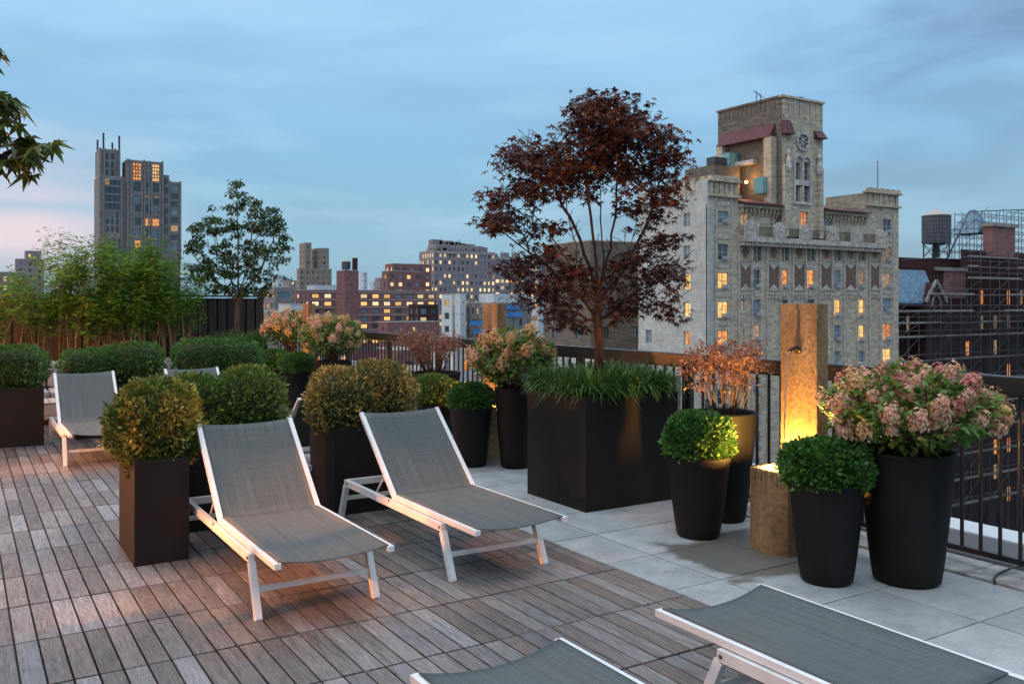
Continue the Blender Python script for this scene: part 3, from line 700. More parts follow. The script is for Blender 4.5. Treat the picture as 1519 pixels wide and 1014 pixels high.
# ------------------------------------------------------------ the square planters with boxwood
G1 = 'black box planters'
def pb(px_list): pass
box_planter(.90, 1.22, 5.76, 6.36, .64, 'tall narrow black box planter at left front, under the nearest globe of boxwood')
box_planter(1.26, 2.02, 6.42, 6.90, .64, 'black box planter hidden behind the nearest complete lounger')
box_planter(2.39, 3.08, 6.33, 6.88, .655, 'black box planter with left side reddened by lamp light under the golden boxwood')
box_planter(-.75, .81, 11.27, 11.85, .66, 'black box planter at the left edge of the photo')
box_planter(1.15, 2.05, 11.5, 12.08, .62, 'far black box planter behind the small left lounger')
box_planter(2.35, 3.35, 11.6, 12.18, .62, 'far black box planter behind the middle lounger')
boxwood('globe of yellow green boxwood on the tall narrow planter at left', 1.06, 6.04, .80, [(0,0,.015,.265,.275,.275)], M['boxgold'], 11, 11500, .029, 2.6, stray=.05)
boxwood('two-lobed green boxwood behind the nearest complete lounger', 1.64, 6.66, .84, [(-.21,0,-.01,.23,.25,.245), (.20,-.02,.01,.25,.26,.262)], M['box'], 12, 11500, .029, 2.8, stray=.04)
boxwood('golden brown two-lobed boxwood right of the centre left loungers', 2.72, 6.60, .85, [(-.17,-.02,-.02,.25,.27,.255), (.18,.02,.01,.25,.27,.26)], M['boxbrown'], 13, 13000, .028, 2.7, stray=.04)
boxwood('dense dark green boxwood block at the left edge', .03, 11.55, .86, [(-.35,0,0,.46,.32,.25), (.38,0,0,.45,.33,.25)], M['boxdark'], 14, 14000, .028, 3.6)
boxwood('dark green boxwood mound behind the small left lounger', 1.60, 11.80, .84, [(-.27,0,-.02,.32,.32,.23), (.24,0,.02,.34,.32,.25)], M['boxdark'], 15, 10000, .028, 3.0)
boxwood('dark green boxwood block left of the far grass planter', 2.86, 11.90, .84, [(-.18,0,0,.36,.34,.29), (.22,0,.0,.36,.34,.28)], M['boxdark'], 16, 11000, .028, 3.4)

# ------------------------------------------------------------ round pots with boxwood domes
def dome(label, x, y, z, rx, rz, seed, mat='boxdark', n=6000):
    return boxwood(label, x, y, z, [(0,0,rz*.35,rx,rx,rz)], M[mat], seed, n, .026, 2.3, group='boxwood domes in round pots', stray=.03)
round_pot(4.32, 4.48, .145, .215, .56, 'short round pot left of the lit fountain, in front of the rust shrub')
dome('neat bright green boxwood dome left of the lit fountain', 4.32, 4.48, .60, .225, .18, 21, 'boxdark', 9000)
round_pot(4.82, 4.72, .15, .235, .80, 'tall round pot behind the boxwood dome left of the lit fountain')
round_pot(4.25, 3.36, .145, .21, .58, 'short round pot directly in front of the lit fountain')
dome('wide dark boxwood dome in front of the lit fountain', 4.25, 3.36, .61, .24, .150, 22, 'boxdark', 10000)
round_pot(4.65, 3.12, .185, .262, .755, 'large round pot of pink hydrangea at right')
round_pot(4.29, 7.61, .145, .21, .58, 'short round pot left of the second fountain, nearer of two')
dome('small green boxwood dome, nearer one by the second fountain', 4.29, 7.61, .62, .225, .14, 23)
round_pot(4.28, 8.42, .145, .21, .56, 'short round pot by the second fountain, farther of two')
dome('small olive boxwood dome, farther one by the second fountain', 4.28, 8.42, .62, .24, .16, 24, 'box')
round_pot(4.62, 7.32, .14, .20, .78, 'tall round pot under tan hydrangea beside the big tree planter')
round_pot(4.78, 9.35, .2, .30, .79, 'wide round pot of dry red shrub against the railing')
X_, Y_ = at(404, 14.3); round_pot(X_, Y_, .15, .21, .56, 'far short round pot at left below tan hydrangea'); dome('far boxwood dome left of the pair', X_, Y_, .62, .26, .17, 25)
X_, Y_ = at(441, 13.4); round_pot(X_, Y_, .15, .21, .56, 'far short round pot right below tan hydrangea'); dome('far boxwood dome right of the pair', X_, Y_, .62, .26, .17, 26)
HA = at(432, 14.9); HB = at(493, 13.0)
round_pot(HA[0], HA[1], .15, .21, .76, 'far tall round pot at left of the third fountain')
round_pot(HB[0], HB[1], .17, .27, .76, 'far tall round pot right of the third fountain by the railing end')

# ------------------------------------------------------------ hydrangeas
def head_mesh(mat, seed, rad=.06, n=120, fl=.019):
    r = rng(seed); d = rdir(r, n); d[:, 2] = np.abs(d[:, 2])*1.1-.35*r.rand(n); d /= np.linalg.norm(d, axis=1)[:, None]
    P = d*rad*np.array([.85, .85, 1.15])*(.50+.72*r.rand(n)**1.2)[:, None]*(1+.22*np.sin(d[:, 0]*5+seed)*np.cos(d[:, 1]*6+d[:, 2]*4))[:, None]
    Ps = []; Ds = []; Us = []
    for k in range(4):
        t1 = np.cross(d, np.array([.3, .5, .8])); t1 /= np.linalg.norm(t1, axis=1)[:, None]; t2 = np.cross(d, t1)
        a = k*math.pi/2+r.rand(n)*.5; dd = t1*np.cos(a)[:, None]+t2*np.sin(a)[:, None]+d*.35
        Ps.append(P); Ds.append(dd); Us.append(d)
    o = leaf_mesh('flower_head', np.concatenate(Ps), np.concatenate(Ds), np.concatenate(Us), fl*.8, fl*.75, mat)
    me = o.data; bpy.data.objects.remove(o); return me
HM = {k: [head_mesh(M[k], s+i*7, .055, 150, .0155) for i in range(2)] for s, k in ((31, 'pink'), (41, 'pinkd'), (51, 'tan'), (61, 'dry'))}
def hydrangea(label, x, y, z0, rx, rz, heads, kinds, seed, nleaf=700, spread=.75, hscale=1.0, leafy=1, zc=None, base_r=.12, low=0, ry=None):
    r = random.Random(seed); nr = rng(seed); ry = ry or rx
    root = empty('hydrangea', (x, y, z0), label=label, cat='flowering shrub', group='hydrangeas in pots')
    st = MB(); hp = []
    for i in range(heads):
        # fibonacci-ish distribution on upper shell
        for _ in range(60):
            d = Vector(rdir(nr, 1)[0]); 
            if d.z < (-.45 if low and r.random() < .35 else -.08): continue
            rr_ = r.uniform(.78, 1.0) if r.random() < .85 else r.uniform(.4, .8)
            p = Vector((d.x*rx*rr_, d.y*ry*rr_, rz*1.0+d.z*rz*rr_))
            if all((p-q).length > .085*hscale for q in hp): break
        hp.append(p)
        b = Vector((r.uniform(-base_r, base_r), r.uniform(-base_r, base_r), -.04)); mid = b.lerp(p, .5)+Vector((p.x*.06, p.y*.06, .05))
        st.tube([b, mid, p], [.005, .004, .003], 5)
        me = r.choice(HM[r.choice(kinds)]); o = bpy.data.objects.new('flower_head', me); col.objects.link(o); o.parent = root
        o.location = p; s = hscale*r.uniform(.75, 1.3); o.scale = (s, s, s*r.uniform(1.0, 1.4))
        tilt = Vector((p.x/rx*.7, p.y/ry*.7, .8)).normalized(); o.rotation_euler = tilt.to_track_quat('Z', 'Y').to_euler()
    st.build('stems', M['stem'], root, smooth=True)
    if leafy:
        k = nleaf; d = rdir(nr, k); d[:, 2] = d[:, 2]*.9+.15
        P = d*(np.array([rx, ry, rz])*(.35+.62*nr.rand(k)[:, None]**.6)); P[:, 2] += rz*.95; P = P[P[:, 2] > .0]; k = len(P)
        D = P.copy(); D[:, 2] = D[:, 2]*.3; D = D/np.linalg.norm(D, axis=1)[:, None]+rdir(nr, k)*.7; D[:, 2] -= .1
        U = np.array([0, 0, 1.])+rdir(nr, k)*.5; L = (.055+.04*nr.rand(k))*hscale
        leaf_mesh('leaves', P, D, U, L, L*.55, M['hleaf'], root, droop=.15)
    return root
hydrangea('big pink hydrangea with green leaves in the large pot at right', 4.67, 3.12, .70, .485, .27, 80, ['pink', 'pink', 'pinkd', 'tan'], 71, 2300, hscale=.86, low=1, base_r=.14)
hydrangea('tan hydrangea between the second fountain and the big tree planter', 4.60, 7.32, .74, .42, .30, 52, ['tan', 'tan', 'pink'], 72, 1500, hscale=1.0, low=1)
hydrangea('far tan hydrangea at left, in front of the third fountain', HA[0], HA[1], .80, .50, .33, 50, ['tan', 'pink', 'tan'], 73, 1100, hscale=1.15)
hydrangea('far tan hydrangea by the left end of the railing', HB[0], HB[1], .76, .46, .33, 50, ['tan', 'pink', 'tan'], 74, 1300, hscale=1.1, low=1)
# dry rust-coloured shrubs
def dry_shrub(label, x, y, z0, rx, h, n, seed):
    r = random.Random(seed); nr = rng(seed)
    root = empty('dry_shrub', (x, y, z0), label=label, cat='shrub', group='rust coloured dry shrubs')
    st = MB(); P = []
    for i in range(n):
        a = r.uniform(0, 6.28); q = r.uniform(.1, 1)**.6; top = Vector((math.cos(a)*rx*q, math.sin(a)*rx*q, h*r.uniform(.62, 1.0)))
        b = Vector((math.cos(a)*.10*q, math.sin(a)*.10*q, -.05)); m = b.lerp(top, .5)+Vector((r.uniform(-.03, .03), r.uniform(-.03, .03), .03))
        st.tube([b, m, top], [.0045, .003, .0016], 5)
        for j in range(r.randint(2, 4)):
            u = r.uniform(.45, 1.0); c = m.lerp(top, u*1.0) if u > .5 else m
            e = c+Vector((r.uniform(-.09, .09), r.uniform(-.09, .09), r.uniform(0, .10))); st.tube([c, e], [.0025, .0015], 4)
            for _ in range(16): P.append(e+Vector((r.gauss(0, .028), r.gauss(0, .028), r.gauss(0, .024))))
        for _ in range(12): 
            u = r.random(); P.append(m.lerp(top, u)+Vector((r.gauss(0, .025), r.gauss(0, .025), r.gauss(0, .02))))
    st.build('stems', M['stem'], root, smooth=True)
    P = np.array(P); k = len(P); L = .020+.018*nr.rand(k)
    leaf_mesh('leaves', P, rdir(nr, k), rdir(nr, k), L, L*.6, M['dry'], root)
    return root
dry_shrub('rust brown dry shrub behind the dome left of the lit fountain', 4.82, 4.72, .78, .30, .50, 32, 81)
dry_shrub('dry red shrub in front of the railing left of the second fountain', 4.78, 9.35, .77, .40, .46, 48, 82)

# ------------------------------------------------------------ big planter, grasses, trees
box_planter(4.06, 5.00, 5.42, 6.24, .88, 'large square black planter under the red maple', taper=.0)
fx, fy = at(352, 15.9)
box_planter(fx-.42, fx+.42, fy-.42, fy+.42, .88, 'far square black planter with grass and a small green tree')
def grass(label, x, y, z, hx, hy, n, seed, L=.30):
    r = rng(seed); root = empty('liriope_grass', (x, y, z), label=label, cat='grass plant', group='grass in the square planters')
    # tufts
    tn = n//40; T_ = np.stack([r.uniform(-hx, hx, tn), r.uniform(-hy, hy, tn), np.zeros(tn)], 1)
    P = np.repeat(T_, 40, 0)+r.normal(size=(tn*40, 3))*np.array([.012, .012, .0]); k = len(P)
    a = r.rand(k)*6.283; q = .2+1.0*r.rand(k); D = np.stack([np.cos(a)*q, np.sin(a)*q, 1.0+.5*r.rand(k)], 1)
    Ln = L*(.5+.75*r.rand(k)); leaf_mesh('blades', P, D, np.stack([np.cos(a), np.sin(a), np.zeros(k)+.2], 1), Ln, .014+.007*r.rand(k), M['grass'], root, 'blade', droop=.60*(.5+r.rand(k))[:, None])
    return root
grass('spilling green grass round the foot of the red maple', 4.53, 5.83, .86, .43, .38, 11200, 91, .37)
grass('far blue green grass tuft under the small green tree', fx, fy, .82, .38, .38, 3600, 92, .46)
def grow_tree(name, label, x, y, z0, d, trunk, blobs, seed, leafmat, bark, leaf, nper, r0, shape, depth, px, cat='tree', step=.10, spreadc=.09, flat=.6, group=None, droop=.35, limbs=(), twig=0):
    """trunk: list of (photo x, photo y); blobs: (photo x, photo y, rx, ry, count) measured on the tree's own plane at distance d"""
    r = random.Random(seed); nr = rng(seed)
    root = empty(name, (x, y, z0), label=label, cat=cat, group=group)
    O = Vector((x, y, z0)); ppm = F/d; right = Vector((C_, -S_, 0)); fwd = Vector((S_, C_, 0))
    def loc(qx, qy, dep=0): return right*((qx-px)/ppm)+fwd*dep+Vector((0, 0, zat(qy, d)-z0))
    nodes = []; par = []
    for i, (qx, qy) in enumerate(trunk): nodes.append(loc(qx, qy) if i else Vector((0, 0, -.05))); par.append(i-1)
    fork = nodes[-1].copy(); fi = len(nodes)-1
    for lm, dep in limbs:
        st_ = min(range(1, fi+1), key=lambda i_: (nodes[i_]-loc(*lm[0])).length); prev = st_; L_ = len(lm)-1
        pts_ = [loc(q[0], q[1], dep*i_/L_) for i_, q in enumerate(lm)]
        for p_, q_ in zip(pts_[:-1], pts_[1:]):
            n_ = max(1, int((q_-p_).length/step))
            for j_ in range(1, n_+1):
                nodes.append(p_.lerp(q_, j_/n_)+Vector((r.gauss(0, .006), r.gauss(0, .006), r.gauss(0, .006)))); par.append(prev); prev = len(nodes)-1
    tg = []
    for bx, by, rx, ry, cnt in blobs:
        for _ in range(cnt):
            while True:
                u, v, q = r.uniform(-1, 1), r.uniform(-1, 1), r.uniform(-1, 1)
                if u*u+v*v+q*q < 1: break
            tg.append(loc(bx+u*rx, by+v*ry, q*depth*min(1, rx/80+.35)))
    tg.sort(key=lambda p: (p-fork).length)
    for p in tg:
        best, bi = 1e9, fi
        for i, nd in enumerate(nodes):
            if i < max(0, fi-2): continue
            dv = p-nd; c = dv.length
            if dv.z < .0: c += -dv.z*1.6+.1
            c += .22*((nd-fork).length)
            if c < best: best, bi = c, i
        a = nodes[bi]; L = (p-a).length; k = max(1, int(L/step)); prev = bi
        for j in range(1, k+1):
            u = j/k; q = a.lerp(p, u)+Vector((0, 0, 1))*(-.10*L*math.sin(math.pi*u)*0+.05*L*math.sin(math.pi*u))+Vector((r.gauss(0, .012), r.gauss(0, .012), r.gauss(0, .010)))*(1 if j < k else 0)
            nodes.append(q); par.append(prev); prev = len(nodes)-1
    if twig:      # extra bare twigs inside the crown
        for _ in range(int(len(tg)*twig)):
            i_ = r.randrange(fi+4, len(nodes)); a = nodes[i_]
            if a.z > 2.35-0 or a.z < .6: continue
            pass; o_ = (a-Vector((0, 0, fork.z))); q_ = a+Vector((o_.x*.05+r.gauss(0, .05), o_.y*.05+r.gauss(0, .05), r.uniform(.02, .11)))
            nodes.append(a.lerp(q_, .5)+Vector((0, 0, .01))); par.append(i_); nodes.append(q_); par.append(len(nodes)-2)
    n = len(nodes); wgt = [0.0]*n; kids = [[] for _ in range(n)]
    for i in range(n-1, 0, -1):
        if not kids[i]: wgt[i] += 1
        wgt[par[i]] += wgt[i]; kids[par[i]].append(i)
    wm = wgt[0]; rad = [max(.0028, r0*(w_/wm)**.5) for w_ in wgt]
    for i in range(min(3, n)): rad[i] = r0*(1.2-.08*i)
    tr = MB()
    done = set()
    def chain(s):
        pts = [s]; c = s
        while kids[c]:
            c = max(kids[c], key=lambda q: wgt[q]); pts.append(c); done.add(c)
        return pts
    stack = [0]; first = True
    trunk_m = MB(); limb_m = MB()
    while stack:
        s = stack.pop(); ch = chain(s)
        for c in ch:
            for q in kids[c]:
                if q not in done: done.add(q); stack.append(('b', c, q))
        pts = [nodes[c] for c in ch]; rs_ = [rad[c] for c in ch]
        (trunk_m if first else limb_m).tube(pts, rs_, 10 if first else 6); first = False
        while stack and isinstance(stack[-1], tuple):
            _, pa, q = stack.pop()
            pts = [nodes[pa], nodes[q]]; rs_ = [rad[q], rad[q]]; c = q
            while kids[c]:
                nx = max(kids[c], key=lambda z_: wgt[z_]); 
                for z_ in kids[c]:
                    if z_ != nx: stack.insert(0, ('b', c, z_)) if False else stack.append(('b', c, z_))
                c = nx; pts.append(nodes[c]); rs_.append(rad[c])
            limb_m.tube(pts, rs_, 6)
    trunk_m.build('trunk', M[bark], root, smooth=True); limb_m.build('branches', M[bark], root, smooth=True)
    tips = np.array([tuple(p) for p in tg]); k = len(tips)*nper
    P = np.repeat(tips, nper, 0)+np.clip(nr.normal(size=(k, 3)), -1.5, 1.5)*spreadc*np.array([1, 1, flat])
    a = nr.rand(k)*6.283; D = np.stack([np.cos(a), np.sin(a), -.25-.5*nr.rand(k)], 1)
    U = np.stack([nr.normal(size=k)*.35, nr.normal(size=k)*.35, np.ones(k)], 1)
    L = leaf*(.65+.6*nr.rand(k))
    leaf_mesh('crown', P, D, U, L, L*.5, leafmat, root, shape, droop=droop)
    return root
grow_tree('red_maple', 'red leaved japanese maple standing in the big black planter', 4.47, 5.80, .84, 7.28,
    [(885,530),(887,505),(884,475),(886,450),(887,430)],
    [(905,178,66,40,60),(850,235,70,42,60),(925,228,62,46,56),(800,262,58,34,42),(775,228,30,34,15),(975,215,30,50,22),(990,250,16,34,9),(758,300,42,24,15),(742,322,24,16,7),
     (960,305,36,40,13),(980,285,22,32,8),(868,165,28,26,14),(738,335,26,10,6),(790,340,44,26,10),(800,400,64,30,22),(845,425,46,26,14),(950,385,40,36,15),(978,360,22,32,7),
     (955,440,38,26,13),(985,405,22,22,8),(900,425,44,30,9),(825,460,40,16,6),(985,468,18,8,3),(848,480,30,10,6),(792,440,30,14,8),(925,465,24,14,6),(905,285,70,22,5),(770,395,40,14,7)],
    101, M['maple'], 'bark', .050, 18, .035, 'palm', .50, 885, cat='tree', spreadc=.075, flat=.45, twig=.9,
    limbs=[([(884,440),(872,395),(852,340),(825,285),(792,245)],.12),([(886,430),(880,370),(870,300),(862,235),(862,180)],-.15),([(888,430),(903,370),(912,300),(918,225),(915,170)],.1),
           ([(889,445),(922,400),(950,345),(972,285),(985,225)],-.1),([(884,470),(852,432),(812,398),(768,360),(735,332)],.2),([(888,480),(920,448),(955,428),(990,402)],.2),
           ([(884,455),(848,402),(806,342),(768,300)],-.3),([(888,440),(895,380),(893,320),(892,250)],.35),([(888,460),(915,420),(938,370),(955,310)],.4),([(884,485),(850,462),(815,448)],-.2),([(886,450),(862,400),(838,330),(830,260)],-.4)])
grow_tree('small_dogwood', 'small green tree with tiered drooping leaves in front of the fence', fx, fy, .84, 15.9,
    [(352,520),(352,485),(353,450),(353,425)],
    [(352,272,4,8,4),(353,290,12,10,8),(354,308,18,10,8),(377,298,8,9,6),(380,315,12,10,7),(404,312,10,10,7),(408,328,12,8,6),(310,306,3,3,1),(311,322,10,8,4),(352,335,36,14,24),(388,335,24,16,16),(412,345,14,16,9),(315,335,24,10,14),(288,336,10,7,5),
     (308,365,34,18,26),(355,372,45,22,36),(402,378,26,22,20),(422,366,10,10,6),(330,400,48,18,34),(395,408,30,16,16),(300,398,24,14,12),(345,428,50,10,24),(290,420,14,14,6),(385,430,24,8,8)],
    102, M['dog'], 'barkgrey', .075, 19, .040, 'kite', .75, 352, step=.16, spreadc=.052, flat=.55, droop=.3,
    limbs=[([(353,430),(353,370),(352,320),(352,275)],0),([(352,440),(335,400),(318,360),(311,322)],.3),([(353,440),(372,395),(378,345),(378,300)],-.3),([(354,440),(385,400),(402,355),(405,315)],.2),([(352,445),(320,415),(295,385),(288,340)],-.2)])
# tree reaching in from the left, beside the camera
tx, ty = at(-330, 3.3)
box_planter(tx-.3, tx+.3, ty-.3, ty+.3, .6, 'black box planter out of view at left under the overhanging maple')
grow_tree('overhanging_maple', 'green maple branch hanging into the upper left corner', tx, ty, .56, 3.3,
    [(-330,860),(-325,700),(-310,500),(-290,330),(-260,250)],
    [(-12,82,12,8,2),(0,142,10,8,2),(14,168,16,10,3),(8,205,18,8,3),(62,222,10,5,2),(28,222,16,8,3),(38,240,16,5,2),(0,245,12,6,2),(-120,150,80,60,22),(-250,120,120,80,30),(-380,180,110,90,30)],
    103, pmat('bronze green maple leaf', (.05,.095,.016), (.11,.125,.022), 6, .5, island=.4, hue=.02, trans=.25), 'barkgrey', .085, 4, .03, 'palm', .25, -330, step=.12, spreadc=.035, flat=.7, droop=.45)

# ------------------------------------------------------------ bamboo screen
bt = MB(); 
box_planter(-2.9, 1.45, 15.75, 16.35, .62, 'long black trough planter under the bamboo, left part', 'bamboo troughs', name='trough_planter')
box_planter(1.49, 3.3, 15.75, 16.35, .62, 'long black trough planter under the bamboo, right part', 'bamboo troughs', name='trough_planter')
def bamboo(label, px, top, seed, n=12, wpx=22, dens=1.0, wisp=.5):
    d = 14.3+ (px)*.0042; x, y = at(px, d); y = 16.05; k_ = (px-CXP)/F; d = y/(C_-k_*S_); x = d*(S_+k_*C_)
    r = random.Random(seed); nr = rng(seed); H_ = zat(top-4, d)-.58
    root = empty('bamboo', (x, y, .58), label=label, cat='bamboo', group='bamboo clumps along the fence')
    st = MB(); P = []; hw = wpx/F*d
    for i in range(n):
        b = Vector((r.uniform(-hw, hw), r.uniform(-.22, .22), -.05)); h = H_*r.uniform(.55, 1.04); lean = Vector((r.gauss(0, .17), r.gauss(0, .12), 0))
        pts = [b+Vector((0, 0, h*u))+lean*(u*u*h) for u in (0, .25, .5, .75, .92, 1.0)]; pts[-1] += lean*.3
        st.tube(pts, [.009, .008, .007, .005, .003, .002], 6)
        for q in range(22):
            u = .40+.60*(r.random()**.72); c = pts[0].lerp(pts[-1], u); c = b+Vector((0, 0, h*u))+lean*(u*u*h)
            e = c+Vector((r.gauss(0, .15*(1.15-u*.7)), r.gauss(0, .12), r.uniform(0, .12)))
            if q % 2 == 0: st.tube([c, e], [.0022, .0014], 4)
            for _ in range(int((14 if u < .92 else 5)*dens)): P.append(e+Vector((r.gauss(0, .065), r.gauss(0, .065), r.gauss(0, .055))))
    st.build('canes', M['cane'], root, smooth=True)
    P = np.array(P); k = len(P); a = nr.rand(k)*6.283; D = np.stack([np.cos(a), np.sin(a), -.5+.8*nr.rand(k)], 1)
    L = .075+.045*nr.rand(k); leaf_mesh('leaves', P, D, rdir(nr, k)+np.array([0, 0, .8]), L, L*.19, M['bamboo'], root, droop=.12)
bs = [(-22,395,'at the very left edge'),(14,392,'second from the left edge'),(55,398,'third from the left, lower than its neighbours'),(88,375,'fourth from the left'),(113,330,'tallest wispy one below the grey tower'),(146,376,'left of the tower base, dense'),
      (176,362,'below the tower, dense and bright'),(207,366,'under the right half of the tower'),(237,372,'right of the tower base'),(268,392,'next to the small dogwood')]
for i, (px_, tp, tx_) in enumerate(bs): bamboo('feathery green bamboo clump %s' % tx_, px_, tp-(0,0,0,4,8,4,14,6,14,0)[i], 200+i, (6,6,7,8,9,12,13,13,12,10)[i], 18, (.7,.7,.9,1.0,.8,1.15,1.35,1.35,1.2,1.0)[i])

# ------------------------------------------------------------ fountains
def fountain(y, label, full=True):
    root = empty('water_fountain', (4.70, y, 0), label=label, cat='fountain', group='concrete slab fountains')
    p = MB(); p.cbox(0, .11, -.15, .15, .0, 1.6, .006); p.build('slab', M['slab'], root)
    # trough with bowed front
    t = MB(); seg = 12; x0 = -.005; hw = .155; depth = .33
    def outline(ins, z):
        pts = [(x0-ins*0, -hw+ins, z)]
        pts = [(x0, hw-ins, z)]
        for i in range(seg+1):
            u = -1+2*i/seg; pts.append((x0-depth+ins+.05*u*u*(1 if ins == 0 else .9), -u*(hw-ins), z))
        pts.append((x0, -hw+ins, z)); return pts
    rings = [outline(0, 0), outline(0, .525), outline(.005, .53), outline(.035, .53), outline(.035, .44)]
    k = len(rings[0]); vs = [q for rg in rings for q in rg]; fs = []
    for i in range(4):
        for j in range(k): fs.append((i*k+j, i*k+(j+1) % k, (i+1)*k+(j+1) % k, (i+1)*k+j))
    fs.append(tuple(range(4*k, 5*k))[::-1]); fs.append(tuple(range(k))); t.add(vs, fs)
    t.build('basin', M['basinm'], root)
    w_ = MB(); w_.add(outline(.037, .49), [tuple(range(k))]); w_.build('water', M['water'], root)
    s = MB(); s.tube([(0, 0, 1.30), (-.03, 0, 1.305), (-.07, 0, 1.30), (-.095, 0, 1.285)], [.014, .013, .012, .012], 10); s.tube([(-.003, 0, 1.30), (.002, 0, 1.30)], .024, 12)
    s.build('spout', M['rail'], root, smooth=True)
    s = MB(); pts = []; 
    for i in range(14):
        u = i/13; pts.append((-.097-.05*u, 0, 1.28-(.79)*u**1.7))
    s.tube(pts, [.0045+.0015*math.sin(i*2.1) for i in range(14)], 7); s.build('water_stream', M['water'], root, smooth=True)
    l = MB(); l.lathe([(.026,.445),(.03,.47),(.02,.476)], 16, -.085, 0, True); l.build('underwater_lamp', M['bulb'], root)
    return root
def bulb(root, e): point('fountain_light', (-.085, 0, .53), e, (1.0, .50, .10), .03, root)
f1 = fountain(3.94, 'glowing concrete slab fountain behind the short pot at right'); bulb(f1, 120)
f2 = fountain(7.94, 'second concrete slab fountain left of the red maple'); bulb(f2, 12)
f3 = fountain(13.75, 'third, farthest concrete slab fountain behind the tan hydrangeas'); bulb(f3, 12)

# ------------------------------------------------------------ outdoor sofa behind the far planters
so = empty('outdoor_sofa', (1.7, 13.4, 0), label='low taupe cushioned outdoor sofa glimpsed between the far boxwood planters', cat='sofa')
b_ = MB(); b_.cbox(-1.4, 1.4, -.4, .4, .12, .3, .01); b_.build('base', M['wood'], so)
for xx in (-1.35, 1.35):
    for yy in (-.35, .35):
        l = MB(); l.cbox(xx-.03, xx+.03, yy-.03, yy+.03, 0, .12, .004); l.build('leg', M['wood'], so)
for i in range(4):
    a = -1.38+i*.69; b_ = MB(); b_.cbox(a+.01, a+.68, -.4, .25, .302, .45, .04); b_.build('seat_cushion', M['cushion'], so)
    b_ = MB(); b_.cbox(a+.01, a+.68, .2, .4, .455, .80, .05); b_.build('back_cushion', M['cushion'], so)
tb = empty('low_table', (.95, 12.45, 0), label='low slatted pale table beside the left lounger', cat='table')
b_ = MB()
for i in range(6): b_.cbox(-.35+i*.12, -.35+i*.12+.105, -.3, .3, .36, .385, .003)
b_.build('tabletop', M['wood'], tb)
for xx in (-.32, .32):
    for yy in (-.27, .27):
        l = MB(); l.cbox(xx-.02, xx+.02, yy-.02, yy+.02, 0, .36, .003); l.build('leg', M['wood'], tb)

exec_city = True
# ============================================================ CITY
crnd = random.Random(42)
WM = {}
def winmesh(w_, h_, glass, frame='framew', mull=(1, 1), arch=False):
    key = (round(w_, 2), round(h_, 2), glass, frame, mull, arch)
    if key in WM: return WM[key]
    b = MB(); t = min(.07, w_*.08)
    b.cur = 0
    b.add([(-w_/2, 0, 0), (w_/2, 0, 0), (w_/2, 0, h_), (-w_/2, 0, h_)], [(0,1,2,3)])
    b.cur = 1
    for i in range(mull[0]+2):
        x = -w_/2+t/2+(w_-t)*i/(mull[0]+1); b.box(x-t/2, x+t/2, -.05, -.004, 0, h_)
    for i in range(mull[1]+2):
        z = t/2+(h_-t)*i/(mull[1]+1); b.box(-w_/2, w_/2, -.045, -.004, z-t/2, z+t/2)
    me = bpy.data.meshes.new('window'); me.from_pydata(b.v, [], b.f); me.materials.append(M[glass]); me.materials.append(M[frame]); me.polygons.foreach_set('material_index', b.m); me.update()
    WM[key] = me; return me
